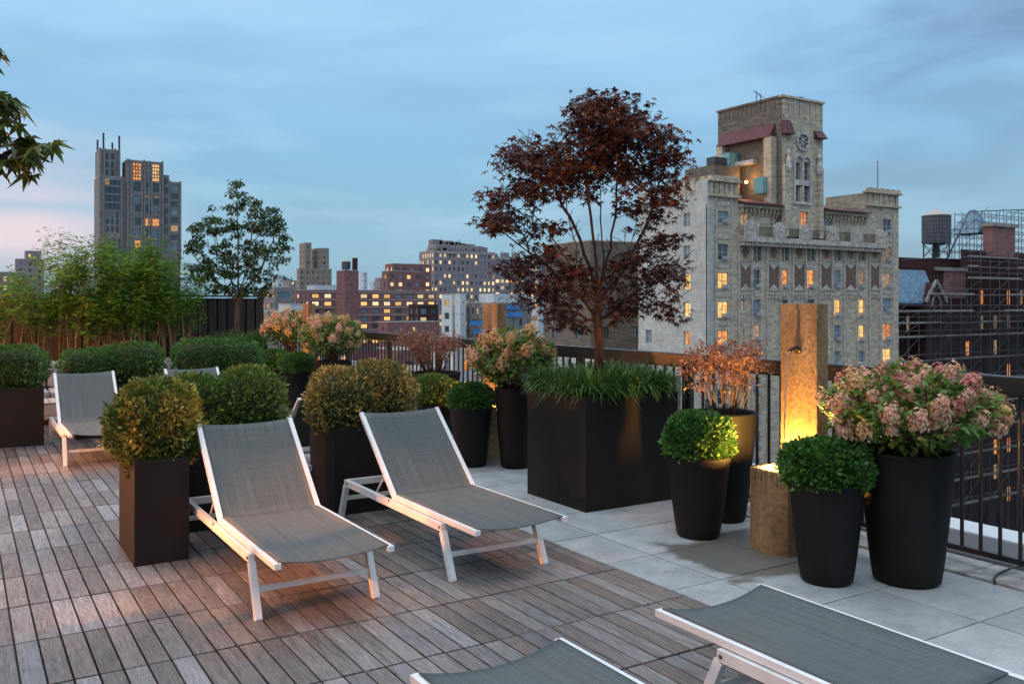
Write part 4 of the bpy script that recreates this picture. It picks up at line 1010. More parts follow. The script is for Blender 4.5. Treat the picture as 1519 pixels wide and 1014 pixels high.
class Wall:
    """a wall plane with real openings. axis 'X': runs +X, faces -Y at Y=c ; axis 'Y': runs +Y, faces -X at X=c"""
    def __init__(s, root, axis, c, a0, a1, z0, z1, mat, name='wall', reveal=.22):
        s.root, s.ax, s.c, s.a0, s.a1, s.z0, s.z1, s.mat, s.name, s.rv = root, axis, c, a0, a1, z0, z1, mat, name, reveal
        s.op = []; s.O = root.location
    def P(s, a, z, dep=0):
        v = Vector((a, s.c+dep, z)) if s.ax == 'X' else Vector((s.c+dep, a, z))
        return v-s.O
    def win(s, a, zc, w_, h_, glass, frame='framew', mull=(1, 1), ac=False, obj=True):
        if a-w_/2 < s.a0+.05 or a+w_/2 > s.a1-.05 or zc+h_/2 > s.z1-.05 or zc-h_/2 < s.z0: return
        s.op.append((a-w_/2, a+w_/2, zc-h_/2, zc+h_/2, glass, frame, mull, ac))
    def grid(s, acs, zcs, w_, h_, glasses, weights, **k):
        for z in zcs:
            for a in acs: s.win(a, z, w_, h_, crnd.choices(glasses, weights)[0], **k)
    def build(s, cap=100):
        m = MB(); zs = sorted({s.z0, s.z1}|{o[2] for o in s.op}|{o[3] for o in s.op})
        flip = s.ax == 'Y'
        for za, zb in zip(zs[:-1], zs[1:]):
            if zb-za < 1e-4: continue
            zc = (za+zb)/2; iv = sorted((o[0], o[1]) for o in s.op if o[2] < zc < o[3]); a = s.a0
            segs = []
            for p, q in iv:
                if p > a: segs.append((a, p))
                a = max(a, q)
            if a < s.a1: segs.append((a, s.a1))
            for p, q in segs:
                vs = [s.P(p, za), s.P(q, za), s.P(q, zb), s.P(p, zb)]
                m.add(vs, [(0,3,2,1) if flip else (0,1,2,3)])
        for o in s.op:
            p, q, za, zb = o[:4]; r_ = s.rv
            for (A, B) in (((p, za), (p, zb)), ((p, zb), (q, zb)), ((q, zb), (q, za)), ((q, za), (p, za))):
                m.add([s.P(*A), s.P(*B), s.P(*B, r_), s.P(*A, r_)], [(0,1,2,3)])
        m.build(s.name, s.mat, s.root)
        ops = s.op; cnt = s.root.get('_n', 0); rest = {}
        for o in ops:
            p, q, za, zb, gl, frm, mull, ac = o
            me = winmesh(q-p, zb-za, gl, frm, mull); 
            if cnt < cap:
                ob = bpy.data.objects.new('window', me); col.objects.link(ob); ob.parent = s.root
                ob.location = s.P((p+q)/2, za, s.rv); ob.rotation_euler = (0, 0, 0 if s.ax == 'X' else R(-90)); cnt += 1
                if ac:
                    b = MB(); wd = min(.7, (q-p)*.55); b.box(-wd/2, wd/2, -.42-s.rv*0, .1, .05, .45)
                    for i in range(4): b.box(-wd/2+.04, wd/2-.04, -.43, -.42, .10+i*.09, .13+i*.09)
                    c = b.build('air_conditioner', M['ac'], ob); c.location = ((q-p)*.12, -s.rv+.02, .0)
                    si = MB(); si.box(-(q-p)/2-.1, (q-p)/2+.1, -s.rv-.08, -s.rv+.05, -.12, -.002); si.build('sill', M['trim'], ob)
            else: rest.setdefault((gl, frm), []).append(o)
        s.root['_n'] = cnt
        if rest:
            keys = []; m2 = MB()
            for (gl, frm), lst in rest.items():
                if gl not in keys: keys.append(gl)
                m2.cur = keys.index(gl)
                for o in lst:
                    p, q, za, zb = o[:4]; f = (0,3,2,1) if flip else (0,1,2,3)
                    m2.add([s.P(p, za, s.rv), s.P(q, za, s.rv), s.P(q, zb, s.rv), s.P(p, zb, s.rv)], [f])
            tag(m2.build('windows', [M[k] for k in keys], s.root), kind='stuff')
def fr(a, b, st):
    o = []; 
    while a < b: o.append(a); a += st
    return o
def block(root, X0, X1, Y0, Y1, z0, z1, mat, roofmat='darkroof', parapet=.6, south=True, west=True, wins=None, winw=None, name='wall', cap=100):
    """one rectangular mass; wins / winw = function(Wall) adding openings to the south and the west wall"""
    ws = Wall(root, 'X', Y0, X0, X1, z0, z1, M[mat], name); 
    if wins: wins(ws)
    ws.build(cap)
    ww = Wall(root, 'Y', X0, Y0, Y1, z0, z1, M[mat], name)
    if winw: winw(ww)
    ww.build(cap)
    O = root.location; b = MB()
    v = lambda x, y, z: Vector((x, y, z))-O
    b.add([v(X1,Y0,z0), v(X1,Y1,z0), v(X1,Y1,z1), v(X1,Y0,z1)], [(0,1,2,3)]); b.add([v(X1,Y1,z0), v(X0,Y1,z0), v(X0,Y1,z1), v(X1,Y1,z1)], [(0,1,2,3)])
    b.build(name, M[mat], root)
    r_ = MB(); t = .3; p = parapet
    r_.add([v(X0+t,Y0+t,z1-p), v(X1-t,Y0+t,z1-p), v(X1-t,Y1-t,z1-p), v(X0+t,Y1-t,z1-p)], [(0,1,2,3)])
    r_.build('roof', M[roofmat], root)
    c = MB()
    for (a0,a1,b0,b1) in ((X0-.06,X1+.06,Y0-.06,Y0+t),(X0-.06,X1+.06,Y1-t,Y1+.06),(X0-.06,X0+t,Y0+t,Y1-t),(X1-t,X1+.06,Y0+t,Y1-t)):
        c.box(a0-O.x, a1-O.x, b0-O.y, b1-O.y, z1-O.z+.001, z1-O.z+.18)
        c.box(a0-O.x+.08, a1-O.x-.08, b0-O.y+.08, b1-O.y-.08, z1-O.z-p, z1-O.z+.0)
    c.build('parapet_cap', M['trim'] if mat != 'darkbrick' else M['scafd'], root)
def bld(name, label, cat='building', X=0, Y=0, group=None): 
    return empty(name, (X, Y, GROUND), label=label, cat=cat, group=group)
def simple(name, label, xl, xr, ytop, d, mat, depth=14, lit=.3, cols=None, pitch=3.1, ww=1.2, wh=1.6, rows=None, roof='darkroof', gl=('litw','lit','glassd','glassb'), cat='building', top=None, group=None, mull=(0,0), ystart=None, cap=100, spacing=2.6, ybot=520, abut=None):
    """south face starts at photo x=xl at distance d and ends at photo x=xr"""
    def wspan(c, dp):
        X_, Y_ = at(c, d); return X_, Y_, onX(xl, X_)-Y_ if c > xl else 0
    lim = xl+(xr-xl)*.45; c = xl
    for q in range(60):
        c = xl+(lim-xl)*q/59; X0, Y0, sp_ = wspan(c, depth)
        if sp_ >= depth: break
    if abut: X0, Y0 = abut; d = Y0*C_+X0*S_; sp_ = depth
    depth = min(depth, max(sp_, 3))
    X1 = onY(xr, Y0); z1 = zat(ytop, d); root = bld(name, label, cat, X0, Y0, group)
    zb = zat(ybot, d)
    def wf(wl):
        L = wl.a1-wl.a0; n = max(1, int(L/spacing)); acs = [wl.a0+(i+.5)*L/n for i in range(n)]
        zcs = fr(0, z1-2.0-zb, pitch); zcs = [z1-2.2-z for z in zcs]
        for z in zcs:
            pl = lit*crnd.uniform(.4, 1.6)
            for a in acs:
                g_ = crnd.choice(gl[:2]) if crnd.random() < pl else crnd.choice(gl[2:])
                wl.win(a, z, ww, wh, g_, 'framed', mull)
    block(root, X0, X1, Y0, Y0+depth, GROUND, z1, mat, roof, wins=wf, winw=wf, cap=cap)
    if top: top(root, X0, X1, Y0, z1)
    return root

# ---- 1. buff brick apartment castle at right
YF = 68.0
CX0 = onY(1050, YF); dC = YF/(C_-((1050-CXP)/F)*S_); CX1 = onY(1333, YF)
cs = bld('brick_apartment_tower', 'tall buff brick apartment building with square clock tower and terracotta balcony', 'building', CX0, YF)
def onF(x, y, Y=YF): return onY(x, Y, y)
OC = cs.location
zL = onF(1050, 268)[1]; zM = onF(1100, 300)[1]; zR = onF(1310, 288)[1]
YB = onX(947, CX0)-6
# pavilion spans
xa = onY(1095, YF); xb = onY(1285, YF)
zF = GROUND
def wpx(wl, x, y0, y1, wp, glass, mull=(1,1), ac=False, frame='framew'):
    X, z1 = onF(x, y0); _, z0 = onF(x, y1); W_ = onF(x+wp/2, y0)[0]-onF(x-wp/2, y0)[0]
    wl.win(X, (z0+z1)/2, W_, z1-z0, glass, frame, mull, ac)
def pv_left(wl):
    for (y0, y1), g_ in zip([(313,331),(362,386),(404,428),(447,471),(490,514)], ['glassb','glassd','lit','lit','lito']): wpx(wl, 1073, y0, y1, 16, g_, (1,1), True)
    for i in range(5): wpx(wl, 1073, 533+i*43.5, 556+i*43.5, 16, crnd.choice(['glassd','glassb','litdim','lito']), (1,1), True)
def pv_right(wl):
    for (y0, y1), g_ in zip([(325,346),(367,388),(405,427),(442,463),(480,504),(517,538)], ['glassd','litdim','litdim','glassb','lito','lit']): wpx(wl, 1316, y0, y1, 13, g_, (1,1), True)
    for i in range(5): wpx(wl, 1316, 555+i*38, 576+i*38, 13, crnd.choice(['glassd','glassb','litdim','lito']), (1,1), True)
BX = [1122,1163,1202,1241,1276.5]
def mid(wl):
    for x, g_ in zip([1105,1150,1190,1228,1270], ['litdim','glassb','lito','glassb','litdim']): wpx(wl, x, 315, 335, 13, g_, (1,1))
    G_ = [['glassd']*5, ['glassd','lito','lito','glassb','litdim'], ['glassb','glassd','glassd','lit','lit'], ['litdim','glassd','glassd','glassb','lit'], ['glassd','glassb','glassd','glassb','glassb']]
    R_ = [(363,387),(400,427),(444,469),(482,505),(521,542)]
    for (y0, y1), gg in zip(R_, G_):
        for x, g_ in zip(BX, gg):
            if y0 == 363:
                wpx(wl, x-3.8, y0, y1, 6.2, g_, (0,2)); wpx(wl, x+3.8, y0, y1, 6.2, g_, (0,2))
            else: wpx(wl, x, y0, y1, 13, g_, (1,1), True)
    for i in range(4):
        for x in BX: wpx(wl, x, 560+i*40, 582+i*40, 13, crnd.choice(['glassd','glassb','glassd','litdim','lito']), (1,1), True)
    for x, gg in ((1102, ['litdim','litdim','glassd','glassd']), (1295, ['glassd','lito','litdim','lito'])):
        for (y0, y1), g_ in zip([(446,460),(489,503),(529,542),(568,582)], gg): wpx(wl, x, y0, y1, 5, g_, (0,0))
    # lower colonnade
    wpx(wl, 1296, 408, 420, 4, 'lito', (0,0)); wpx(wl, 1103, 404, 420, 6, 'litdim', (0,0))
PR = .45
for (x0, x1, yy, z1, fn_) in ((CX0, xa, YF-PR*0, zL, pv_left), (xa, xb, YF, zM, mid), (xb, CX1, YF, zR, pv_right)):
    wl = Wall(cs, 'X', yy, x0, x1, GROUND, z1, M['castle']); fn_(wl); wl.build()
# roof slabs and side/back walls
def vb(b, x0, x1, y0, y1, z0, z1): b.box(x0-OC.x, x1-OC.x, y0-OC.y, y1-OC.y, z0-OC.z, z1-OC.z)
b_ = MB(); vb(b_, CX0+.3, xa-.05, YF+.3, YF+6, zL-.8, zL-.5); vb(b_, xa, xb, YF+.3, YB+6, zM-.9, zM-.5); vb(b_, xb+.05, CX1-.3, YF+.3, YF+6, zR-.8, zR-.5); b_.build('roof', M['darkroof'], cs)
b_ = MB(); vb(b_, CX1-.3, CX1, YF+.02, YF+20, GROUND, zR-.01); vb(b_, CX0+.3, CX1-.3, YB+5.9, YB+6.2, GROUND, zM-.01); vb(b_, xa-.3, xa-.003, YF+.02, YF+6, zM-2, zL-.01); vb(b_, xb+.003, xb+.3, YF+.02, YF+6, zM-2, zR-.01); vb(b_, CX0+.3, xa, YF+6, YF+6.3, zM-2, zL-.02); b_.build('wall', M['castle'], cs)
# pale left flank
ww = Wall(cs, 'Y', CX0, YF, YB+6, GROUND, zat(278, dC*1.03), M['castlew'])
for (y0, y1), g_ in zip([(316,336),(364,385),(406,430),(449,470),(491,512),(534,554),(578,598)], ['glassb','glassb','lit','lit','lito','glassb','litdim']):
    for xx in (1019,):
        Yw, z1 = onX(xx, CX0, y0); _, z0 = onX(xx, CX0, y1); Wd = abs(onX(xx-5, CX0)-onX(xx+5, CX0)); ww.win(Yw, (z0+z1)/2, Wd, z1-z0, g_, 'framew', (1,1))
        ww.win(Yw+6.3, (z0+z1)/2, Wd, z1-z0, crnd.choice(['glassb','glassd','litdim']), 'framew', (1,1)) if Yw+7 < YB+5 else None
ww.build()
b_ = MB(); zt = zat(278, dC*1.03)
nk = int((YB+6-YF-1.2)/2.0)
for k in range(nk): vb(b_, CX0-.12, CX0+.35, YF+1.2+k*2.0, YF+2.1+k*2.0, zt-1.4, zt+.35)
vb(b_, CX0-.05, CX0+.34, YF, YB+6, zt-.0, zt+.12); b_.flush('cornice', M['castlew'], cs); vb(b_, CX0-.16, CX0-.002, YF+.2, YB+6, zat(395, dC*1.05)-.2, zat(395, dC*1.05)+.15)
b_.build('string_course', M['castlew'], cs)
# corner pier (pale) and pavilion crowns
b_ = MB(); vb(b_, CX0-.25, CX0-.003, YF-.15, YF+1.3, GROUND, zL+.1); vb(b_, CX0-.25, CX0+.5, YF-.25, YF-.003, GROUND, zL-2.5); b_.build('corner_pier', M['castlew'], cs)
b_ = MB()
for X0, X1, zt in ((CX0, xa, zL), (xb, CX1, zR)):
    vb(b_, X0-.15, X1+.15, YF-.35, YF-.003, zt-1.6, zt-1.35); vb(b_, X0-.15, X1+.15, YF-.45, YF+.4, zt+.002, zt+.22)
    n = 6
    for k in range(n):
        a = X0+(k+.5)*(X1-X0)/n; vb(b_, a-.22, a+.22, YF-.16, YF-.003, zt-1.34, zt-.1)
        vb(b_, a-.28, a+.28, YF-.4, YF+.2, zt+.225, zt+.62)
    for k in range(3): vb(b_, X0-.5+.3, X0-.003+.0, YF+.3+k*1.5, YF+1.0+k*1.5, zt-1.2, zt+.5) if X0 == CX0 else None
    b_.flush('battlements', M['castle'], cs)
b_ = MB()
for X0, X1, ys_ in ((CX0, xa, 1073), (xb, CX1, 1316)):
    Xc = onF(ys_, 300)[0]
    for s_ in (-1.0, 1.0):
        vb(b_, Xc+s_*1.15-.09, Xc+s_*1.15+.09, YF-.10, YF-.004, GROUND+5, (zL if X0 == CX0 else zR)-1.62)
    for k in range(5):
        yy = (304, 353, 396, 439, 481)[k] if X0 == CX0 else (314, 357, 396, 434, 471)[k]
        _, z_ = onF(ys_, yy); vb(b_, Xc-.95, Xc+.95, YF-.07, YF-.003, z_-.1, z_+.35)
b_.build('lintel_trim', M['trim2'], cs)
# red tile eaves with corbel arcade on the centre block
b_ = MB(); c_ = MB()
for X0, X1 in ((xa+.05, onY(1160, YF)), (onY(1221, YF), xb-.05)):
    b_.add([Vector(p)-OC for p in ((X0,YF-.9,zM-.05),(X1,YF-.9,zM-.05),(X1,YF+2.2,zM+.75),(X0,YF+2.2,zM+.75),(X0,YF-.9,zM-.2),(X1,YF-.9,zM-.2),(X1,YF+2.2,zM+.4),(X0,YF+2.2,zM+.4))], [(0,1,2,3),(4,7,6,5),(0,4,5,1),(3,2,6,7),(0,3,7,4),(1,5,6,2)])
    vb(c_, X0, X1, YF-.5, YF-.003, zM-.55, zM-.22)
    n = int((X1-X0)/.62)
    for k in range(n):
        a = X0+(k+.5)*(X1-X0)/n; vb(c_, a-.11, a+.11, YF-.36, YF-.003, zM-1.1, zM-.56); vb(c_, a-.11, a+.11, YF-.18, YF-.003, zM-1.4, zM-1.11)
    b_.flush('tile_roof', M['rooftile'], cs); c_.flush('corbel_arcade', M['castle'], cs)
# terracotta band: pilasters, diamond panels, triangle panels, balcony with finials
pil = MB(); pan = MB(); ins = MB(); fin_x = [1105,1147,1185,1225,1261,1297]
edges = []
for i, x in enumerate(fin_x):
    X, zt = onF(x, 361); _, zb = onF(x, 387); _, zt2 = onF(x, 390); _, zb2 = onF(x, 431); hw = abs(onF(x+9, 361)[0]-onF(x-9, 361)[0])/2*(.98 if i < 5 else .8)
    Xl, Xr = X-hw, X+hw; edges += [Xl-.12, Xr+.12]
    def frm(z0, z1):
        for a0, a1, c0, c1 in ((Xl, Xr, z1-.12, z1), (Xl, Xr, z0, z0+.12), (Xl, Xl+.12, z0+.12, z1-.12), (Xr-.12, Xr, z0+.12, z1-.12)): vb(pil, a0, a1, YF-.14, YF-.004, c0, c1)
    frm(zb, zt); frm(zb2, zt2)
    vb(pan, Xl+.13, Xr-.13, YF-.07, YF-.004, zb+.13, zt-.13)
    vb(ins, Xl+.13, Xr-.13, YF-.05, YF-.004, zb2+.13, zt2-.13)
    zc = (zb+zt)/2; rr_ = min(hw-.2, (zt-zb)/2-.2)
    ins.add([Vector(p)-OC for p in ((X-rr_*.8,YF-.10,zc),(X,YF-.10,zc-rr_),(X+rr_*.8,YF-.10,zc),(X,YF-.10,zc+rr_),(X,YF-.13,zc))], [(0,1,4),(1,2,4),(2,3,4),(3,0,4)])
    for sgn, ze in ((1, zt2-.14), (-1, zb2+.14)):
        pil.add([Vector(p)-OC for p in ((Xl+.2,YF-.09,ze),(Xr-.2,YF-.09,ze),(X,YF-.09,ze-sgn*.62))], [(0,1,2) if sgn < 0 else (0,2,1)])
    pan.flush('diamond_panel', M['panel'], cs); ins.flush('brick_inset', M['paneld'], cs)
    for q in range(4):
        a = Xl+(q+.5)*(Xr-Xl)/4; _, z_ = onF(x, 437); vb(pil, a-.12, a+.12, YF-.22, YF-.004, z_-.45, z_); vb(pil, a-.18, a+.18, YF-.26, YF-.004, z_+.002, z_+.15)
for X in edges: vb(pil, X-.08, X+.08, YF-.2, YF-.004, onF(1190, 520)[1]-22, onF(1190, 359)[1]-.3)
for x in BX:
    X, z_ = onF(x, 432); vb(pil, X-.38, X+.38, YF-.12, YF-.004, z_-.55, z_+.1)
    X, z_ = onF(x, 391); vb(pil, X-.62, X+.62, YF-.08, YF-.004, z_-.45, z_+.15)
    for dx in (-3.8, 3.8):      # arched heads of the paired windows
        Xa, za = onF(x+dx, 363); a = []
        for q in range(9):
            t_ = math.pi*q/8; a.append((Xa+.44*math.cos(t_), za-.15+.44*math.sin(t_)))
        for (p, q) in zip(a[:-1], a[1:]): pil.bar(Vector((p[0], YF-.08, p[1]))-OC, Vector((q[0], YF-.08, q[1]))-OC, .16, .13)
    for dx in (-7.4, 0, 7.4):
        Xa, za = onF(x+dx, 363); vb(pil, Xa-.06, Xa+.06, YF-.13, YF-.004, za-2.1, za)
pil.build('terracotta_trim', M['trim2'], cs)
bal_ = MB(); Xl = edges[0]-.1; Xr = edges[-1]+.1; _, zb = onF(1105, 359); _, zt = onF(1105, 351)
vb(bal_, Xl, Xr, YF-1.0, YF-.004, zb, zt+.0)
n = int((Xr-Xl)/.42)
for k in range(n):
    a = Xl+(k+.5)*(Xr-Xl)/n; vb(bal_, a-.12, a+.12, YF-.85, YF-.004, zb-.42, zb-.002)
for x in fin_x:
    X = onF(x, 350)[0]; vb(bal_, X-.75, X+.75, YF-1.02, YF-.8, zt+.002, zt+1.0)
    pts = [(X+.75*math.cos(math.pi*q/10), zt+1.0+.75*math.sin(math.pi*q/10)) for q in range(11)]
    fv = [Vector((p[0], YF-1.02, p[1]))-OC for p in pts]+[Vector((p[0], YF-.8, p[1]))-OC for p in pts]
    bal_.add(fv, [tuple(range(11))]+[tuple(range(11, 22))[::-1]]+[(q, q+11, q+12, q+1) for q in range(10)])
    for s_ in (-1, 1): 
        bb = [(.12, zt+.0-GROUND), (.12, zt+1.0-GROUND), (.2, zt+1.05-GROUND), (.02, zt+1.7-GROUND)]
        bal_.lathe(bb, 8, X+s_*.95-OC.x, YF-.95-OC.y, True)
    bal_.bar(Vector((X-.3, YF-1.06, zt+.9))-OC, Vector((X+.3, YF-1.06, zt+.9))-OC, .06, .35)
bal_.build('balcony', M['trim2'], cs)
brl = MB()
for xl_, xr_ in zip(fin_x[:-1], fin_x[1:]):
    A_ = onF(xl_, 350)[0]+1.1; B_ = onF(xr_, 350)[0]-1.1
    vb(brl, A_, B_, YF-.95, YF-.90, zt+1.0, zt+1.06)
    for k in range(int((B_-A_)/.16)): vb(brl, A_+k*.16, A_+k*.16+.035, YF-.94, YF-.91, zt+.01, zt+1.0)
    brl.flush('balcony_rail', M['framed'], cs)
# the tower
TYF = YF-.6; TX0 = onY(1160, TYF); TX1 = onY(1220.5, TYF); TY1 = onX(1065, TX0); zT = onY(1160, TYF, 144)[1]
zTB = onY(1190, TYF, 352)[1]; wt = Wall(cs, 'X', TYF, TX0, TX1, zTB, zT, M['castle'], 'tower_wall', .35)
X, z1 = onY(1193, TYF, 314); wt.win(X, (z1+onY(1193, TYF, 337)[1])/2, 1.5, z1-onY(1193, TYF, 337)[1], 'lito', 'framew', (2, 2))
for dx in (-7, 7):
    X, z1 = onY(1190+dx, TYF, 241); z0 = onY(1190+dx, TYF, 268)[1]; wt.win(X, (z0+z1)/2, .95, z1-z0, 'glassd', 'framew', (1, 2))
    z1 = onY(1190+dx, TYF, 275)[1]; z0 = onY(1190+dx, TYF, 299)[1]; wt.win(X, (z0+z1)/2, .95, z1-z0, 'glassd', 'framew', (1, 2))
wt.build(200)
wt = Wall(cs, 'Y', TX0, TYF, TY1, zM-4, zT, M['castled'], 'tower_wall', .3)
for x0, x1, y0, y1, g_ in ((1092,1100,240,262,'glassb'), (1104,1113,240,262,'glassb')):
    Ya, z1 = onX((x0+x1)/2, TX0, y0); z0 = onX((x0+x1)/2, TX0, y1)[1]; wt.win(Ya, (z0+z1)/2, abs(onX(x0, TX0)-onX(x1, TX0)), z1-z0, g_, 'framew', (1,1))
wt.build(200)
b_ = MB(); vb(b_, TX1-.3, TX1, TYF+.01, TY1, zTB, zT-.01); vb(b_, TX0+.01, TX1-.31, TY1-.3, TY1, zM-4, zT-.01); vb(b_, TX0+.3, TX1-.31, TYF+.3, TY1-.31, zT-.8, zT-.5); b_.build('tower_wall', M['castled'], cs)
b_ = MB()  # crown ribs
for k in range(8):
    a = TX0+.25+k*(TX1-TX0-.5)/7; vb(b_, a-.13, a+.13, TYF-.08, TYF-.003, zT-2.0, zT-.1)
vb(b_, TX0-.15, TX1+.15, TYF-.2, TYF+.3, zT+.002, zT+.25); vb(b_, TX1-.3, TX1+.15, TYF+.31, TY1+.1, zT+.002, zT+.25)
Xc = onY(1190, TYF); 
for s_ in (-1, 1): vb(b_, Xc+s_*2.9-.35, Xc+s_*2.9+.35, TYF-.35, TYF-.003, zTB, zT-7.5)
b_.build('tower_crown', M['castle'], cs)
b_ = MB()
for k in range(14):
    a = TYF+.5+k*(TY1-TYF-.8)/13; vb(b_, TX0-.05, TX0-.003, a-.18, a+.18, zT-1.1, zT-.1)
vb(b_, TX0-.15, TX0+.3, TYF+.31, TY1+.1, zT+.002, zT+.25)
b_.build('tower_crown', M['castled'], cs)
b_ = MB() # red canopy on the west face and small tiled shoulders
y1_, z1_ = onX(1150, TX0, 182); y2_, z2_ = onX(1071, TX0, 207); z3_ = onX(1150, TX0, 203)[1]
cov = 1.0
b_.add([Vector(p)-OC for p in ((TX0-.01, y1_, z1_), (TX0-.01, y2_, z1_), (TX0-cov, y2_, z3_), (TX0-cov, y1_, z3_), (TX0-.01, y1_, z3_), (TX0-.01, y2_, z3_))], [(0,1,2,3),(0,3,4),(1,5,2),(3,2,5,4)])
b_.flush('tile_roof', M['rooftile'], cs)
for s_ in (-1, 1):
    Xs = Xc+s_*2.75; zz = onY(1190, TYF, 198)[1]
    b_.add([Vector(p)-OC for p in ((Xs-.8,TYF-.02,zz+.9+.35*(-s_)),(Xs+.8,TYF-.02,zz+.9+.35*s_*-1),(Xs+.8,TYF-.75,zz-.4),(Xs-.8,TYF-.75,zz-.4),(Xs-.8,TYF-.02,zz-.4),(Xs+.8,TYF-.02,zz-.4))], [(0,3,2,1),(0,4,3),(1,2,5),(2,3,4,5)])
    b_.flush('tile_roof', M['rooftile'], cs)
b_ = MB(); vb(b_, TX0-.9, TX0-.003, y1_-.2, y1_+.9, zM-2, z3_-.02); b_.flush('buttress', M['castle'], cs); vb(b_, TX0-.9, TX0-.003, y2_-.9, y2_+.1, zM-2, z3_-.02); b_.build('buttress', M['castle'], cs)
b_ = MB(); zc = onY(1189, TYF, 210)[1]; Rr = .95
for q in range(24):
    a0, a1 = 2*math.pi*q/24, 2*math.pi*(q+1)/24
    b_.bar(Vector((Xc+Rr*math.cos(a0), TYF-.12, zc+Rr*math.sin(a0)))-OC, Vector((Xc+Rr*math.cos(a1), TYF-.12, zc+Rr*math.sin(a1)))-OC, .2, .24)
for q in range(8):
    a0 = 2*math.pi*q/8; b_.bar(Vector((Xc+.15*math.cos(a0), TYF-.1, zc+.15*math.sin(a0)))-OC, Vector((Xc+.85*math.cos(a0), TYF-.1, zc+.85*math.sin(a0)))-OC, .1, .1)
ck = b_.build('rose_clock', M['trim'], cs)
b_ = MB(); pts = [Vector((Xc+.9*math.cos(2*math.pi*q/24), TYF-.03, zc+.9*math.sin(2*math.pi*q/24)))-OC for q in range(24)]; b_.add(pts, [tuple(range(24))[::-1]]); b_.build('clock_glass', M['glassd'], ck)
b_ = MB() # white surround of the paired tower windows
z0 = onY(1190, TYF, 301)[1]; z1 = onY(1190, TYF, 240)[1]
for dx in (-1.35, 0, 1.35): vb(b_, Xc-.12+dx, Xc+.12+dx, TYF-.16, TYF-.004, z0, z1)
vb(b_, Xc-1.47, Xc+1.47, TYF-.18, TYF-.004, z0-.2, z0); zm = onY(1190, TYF, 271.5)[1]; 
for s_ in (-1, 1): vb(b_, Xc+s_*.66-.52, Xc+s_*.66+.52, TYF-.12, TYF-.004, zm-.3, zm+.3)
for s_ in (-.68, .68):
    for q in range(10):
        a0, a1 = math.pi*q/10, math.pi*(q+1)/10
        b_.bar(Vector((Xc+s_+.62*math.cos(a0), TYF-.1, z1+.62*math.sin(a0)))-OC, Vector((Xc+s_+.62*math.cos(a1), TYF-.1, z1+.62*math.sin(a1)))-OC, .16, .18)
for s_ in (-2.6, 2.6): b_.lathe([(.3, zc-3.6-GROUND), (.38, zc-3.2-GROUND), (.2, zc-1.9-GROUND), (.3, zc-1.6-GROUND), (.02, zc-1.0-GROUND)], 10, Xc+s_-OC.x, TYF-.3-OC.y, True)
b_.build('window_surround', M['trim'], cs)
# roof clutter west of the tower
def boxon(name, x0, x1, y0, y1, Xd, mat, dep=1.5, par=cs):
    Ya, zt = onX(x1, Xd, y0); Yb = onX(x0, Xd); zb = onX(x1, Xd, y1)[1]; b = MB(); O = par.location
    b.box(Xd-O.x, Xd+dep-O.x, min(Ya,Yb)-O.y, max(Ya,Yb)-O.y, zb-O.z, zt-O.z); return b.build(name, M[mat], par)
boxon('duct', 1071, 1082, 226, 268, TX0-1.6, 'teal'); boxon('duct', 1060, 1069, 236, 268, TX0-2.4, 'teal'); boxon('penthouse_bay', 1090, 1117, 236, 242, TX0-.8, 'trim', .75)
boxon('roof_hut', 1016, 1060, 244, 290, CX0+5.5, 'castled', 4); boxon('duct', 1118, 1132, 262, 286, TX0-1.5, 'teal', .8); boxon('duct', 1048, 1060, 232, 246, CX0+6, 'framed', 2)
Yl, zl = onX(1107, TX0-1.0, 272); lb = MB(); lb.lathe([(.08, 0), (.17, .06), (.18, .2), (.1, .3)], 12, 0, 0, True); l_ = lb.build('roof_lamp', M['bulb'], cs); l_.location = Vector((TX0-1.0, Yl, zl))-OC
point('tower_lamp', tuple(Vector((TX0-1.3, Yl-.3, zl+.3))-OC), 160, (1,.5,.14), .3, cs)
b_ = MB(); p = onF(1323, 285); b_.tube([Vector((p[0], YF+2, zR))-OC, Vector((p[0], YF+2, zat(240, 112)))-OC], .05, 6)
for (x, y0, y1) in ((1122, 135, 150), (1128, 140, 150), (1190, 143, 150)):
    q = onY(x, TYF+3, y0); b_.tube([Vector((q[0], TYF+3, zT))-OC, Vector((q[0], TYF+3, q[1]))-OC], .05, 6); b_.tube([Vector((q[0]-.5, TYF+3, q[1]-.1))-OC, Vector((q[0]+.6, TYF+3, q[1]-.3))-OC], .04, 5)
b_.build('antennas', M['framed'], cs)

# ---- 2. dark brick building wrapped in scaffolding at far right
SY = 73.0; SX0 = CX1+.6; SX1 = onY(1700, SY); OSx = Vector((SX0, SY, GROUND))
sb = bld('scaffolded_brick_building', 'dark red brick building wrapped in scaffolding and netting at the right edge', 'building', SX0, SY)
zS = onY(1400, SY, 398)[1]; zS2 = onY(1470, SY, 372)[1]; xm = onY(1425, SY)
def swin(wl):
    L = wl.a1-wl.a0
    for r_ in range(11):
        z = zS-4.0-r_*3.7
        for c_ in range(int(L/3.6)):
            a = wl.a0+1.9+c_*3.6; g_ = 'lito' if crnd.random() < .16 else ('litdim' if crnd.random() < .25 else 'glassd')
            wl.win(a, z, 1.2, 2.2, g_, 'framed', (1,1))
for x0, x1, z1 in ((SX0, xm, zS), (xm, SX1, zS2)):
    wl = Wall(sb, 'X', SY, x0, x1, GROUND, z1, M['darkbrick']); swin(wl); wl.build()
def sbx(b, x0, x1, y0, y1, z0, z1): b.box(x0-OSx.x, x1-OSx.x, y0-OSx.y, y1-OSx.y, z0-OSx.z, z1-OSx.z)
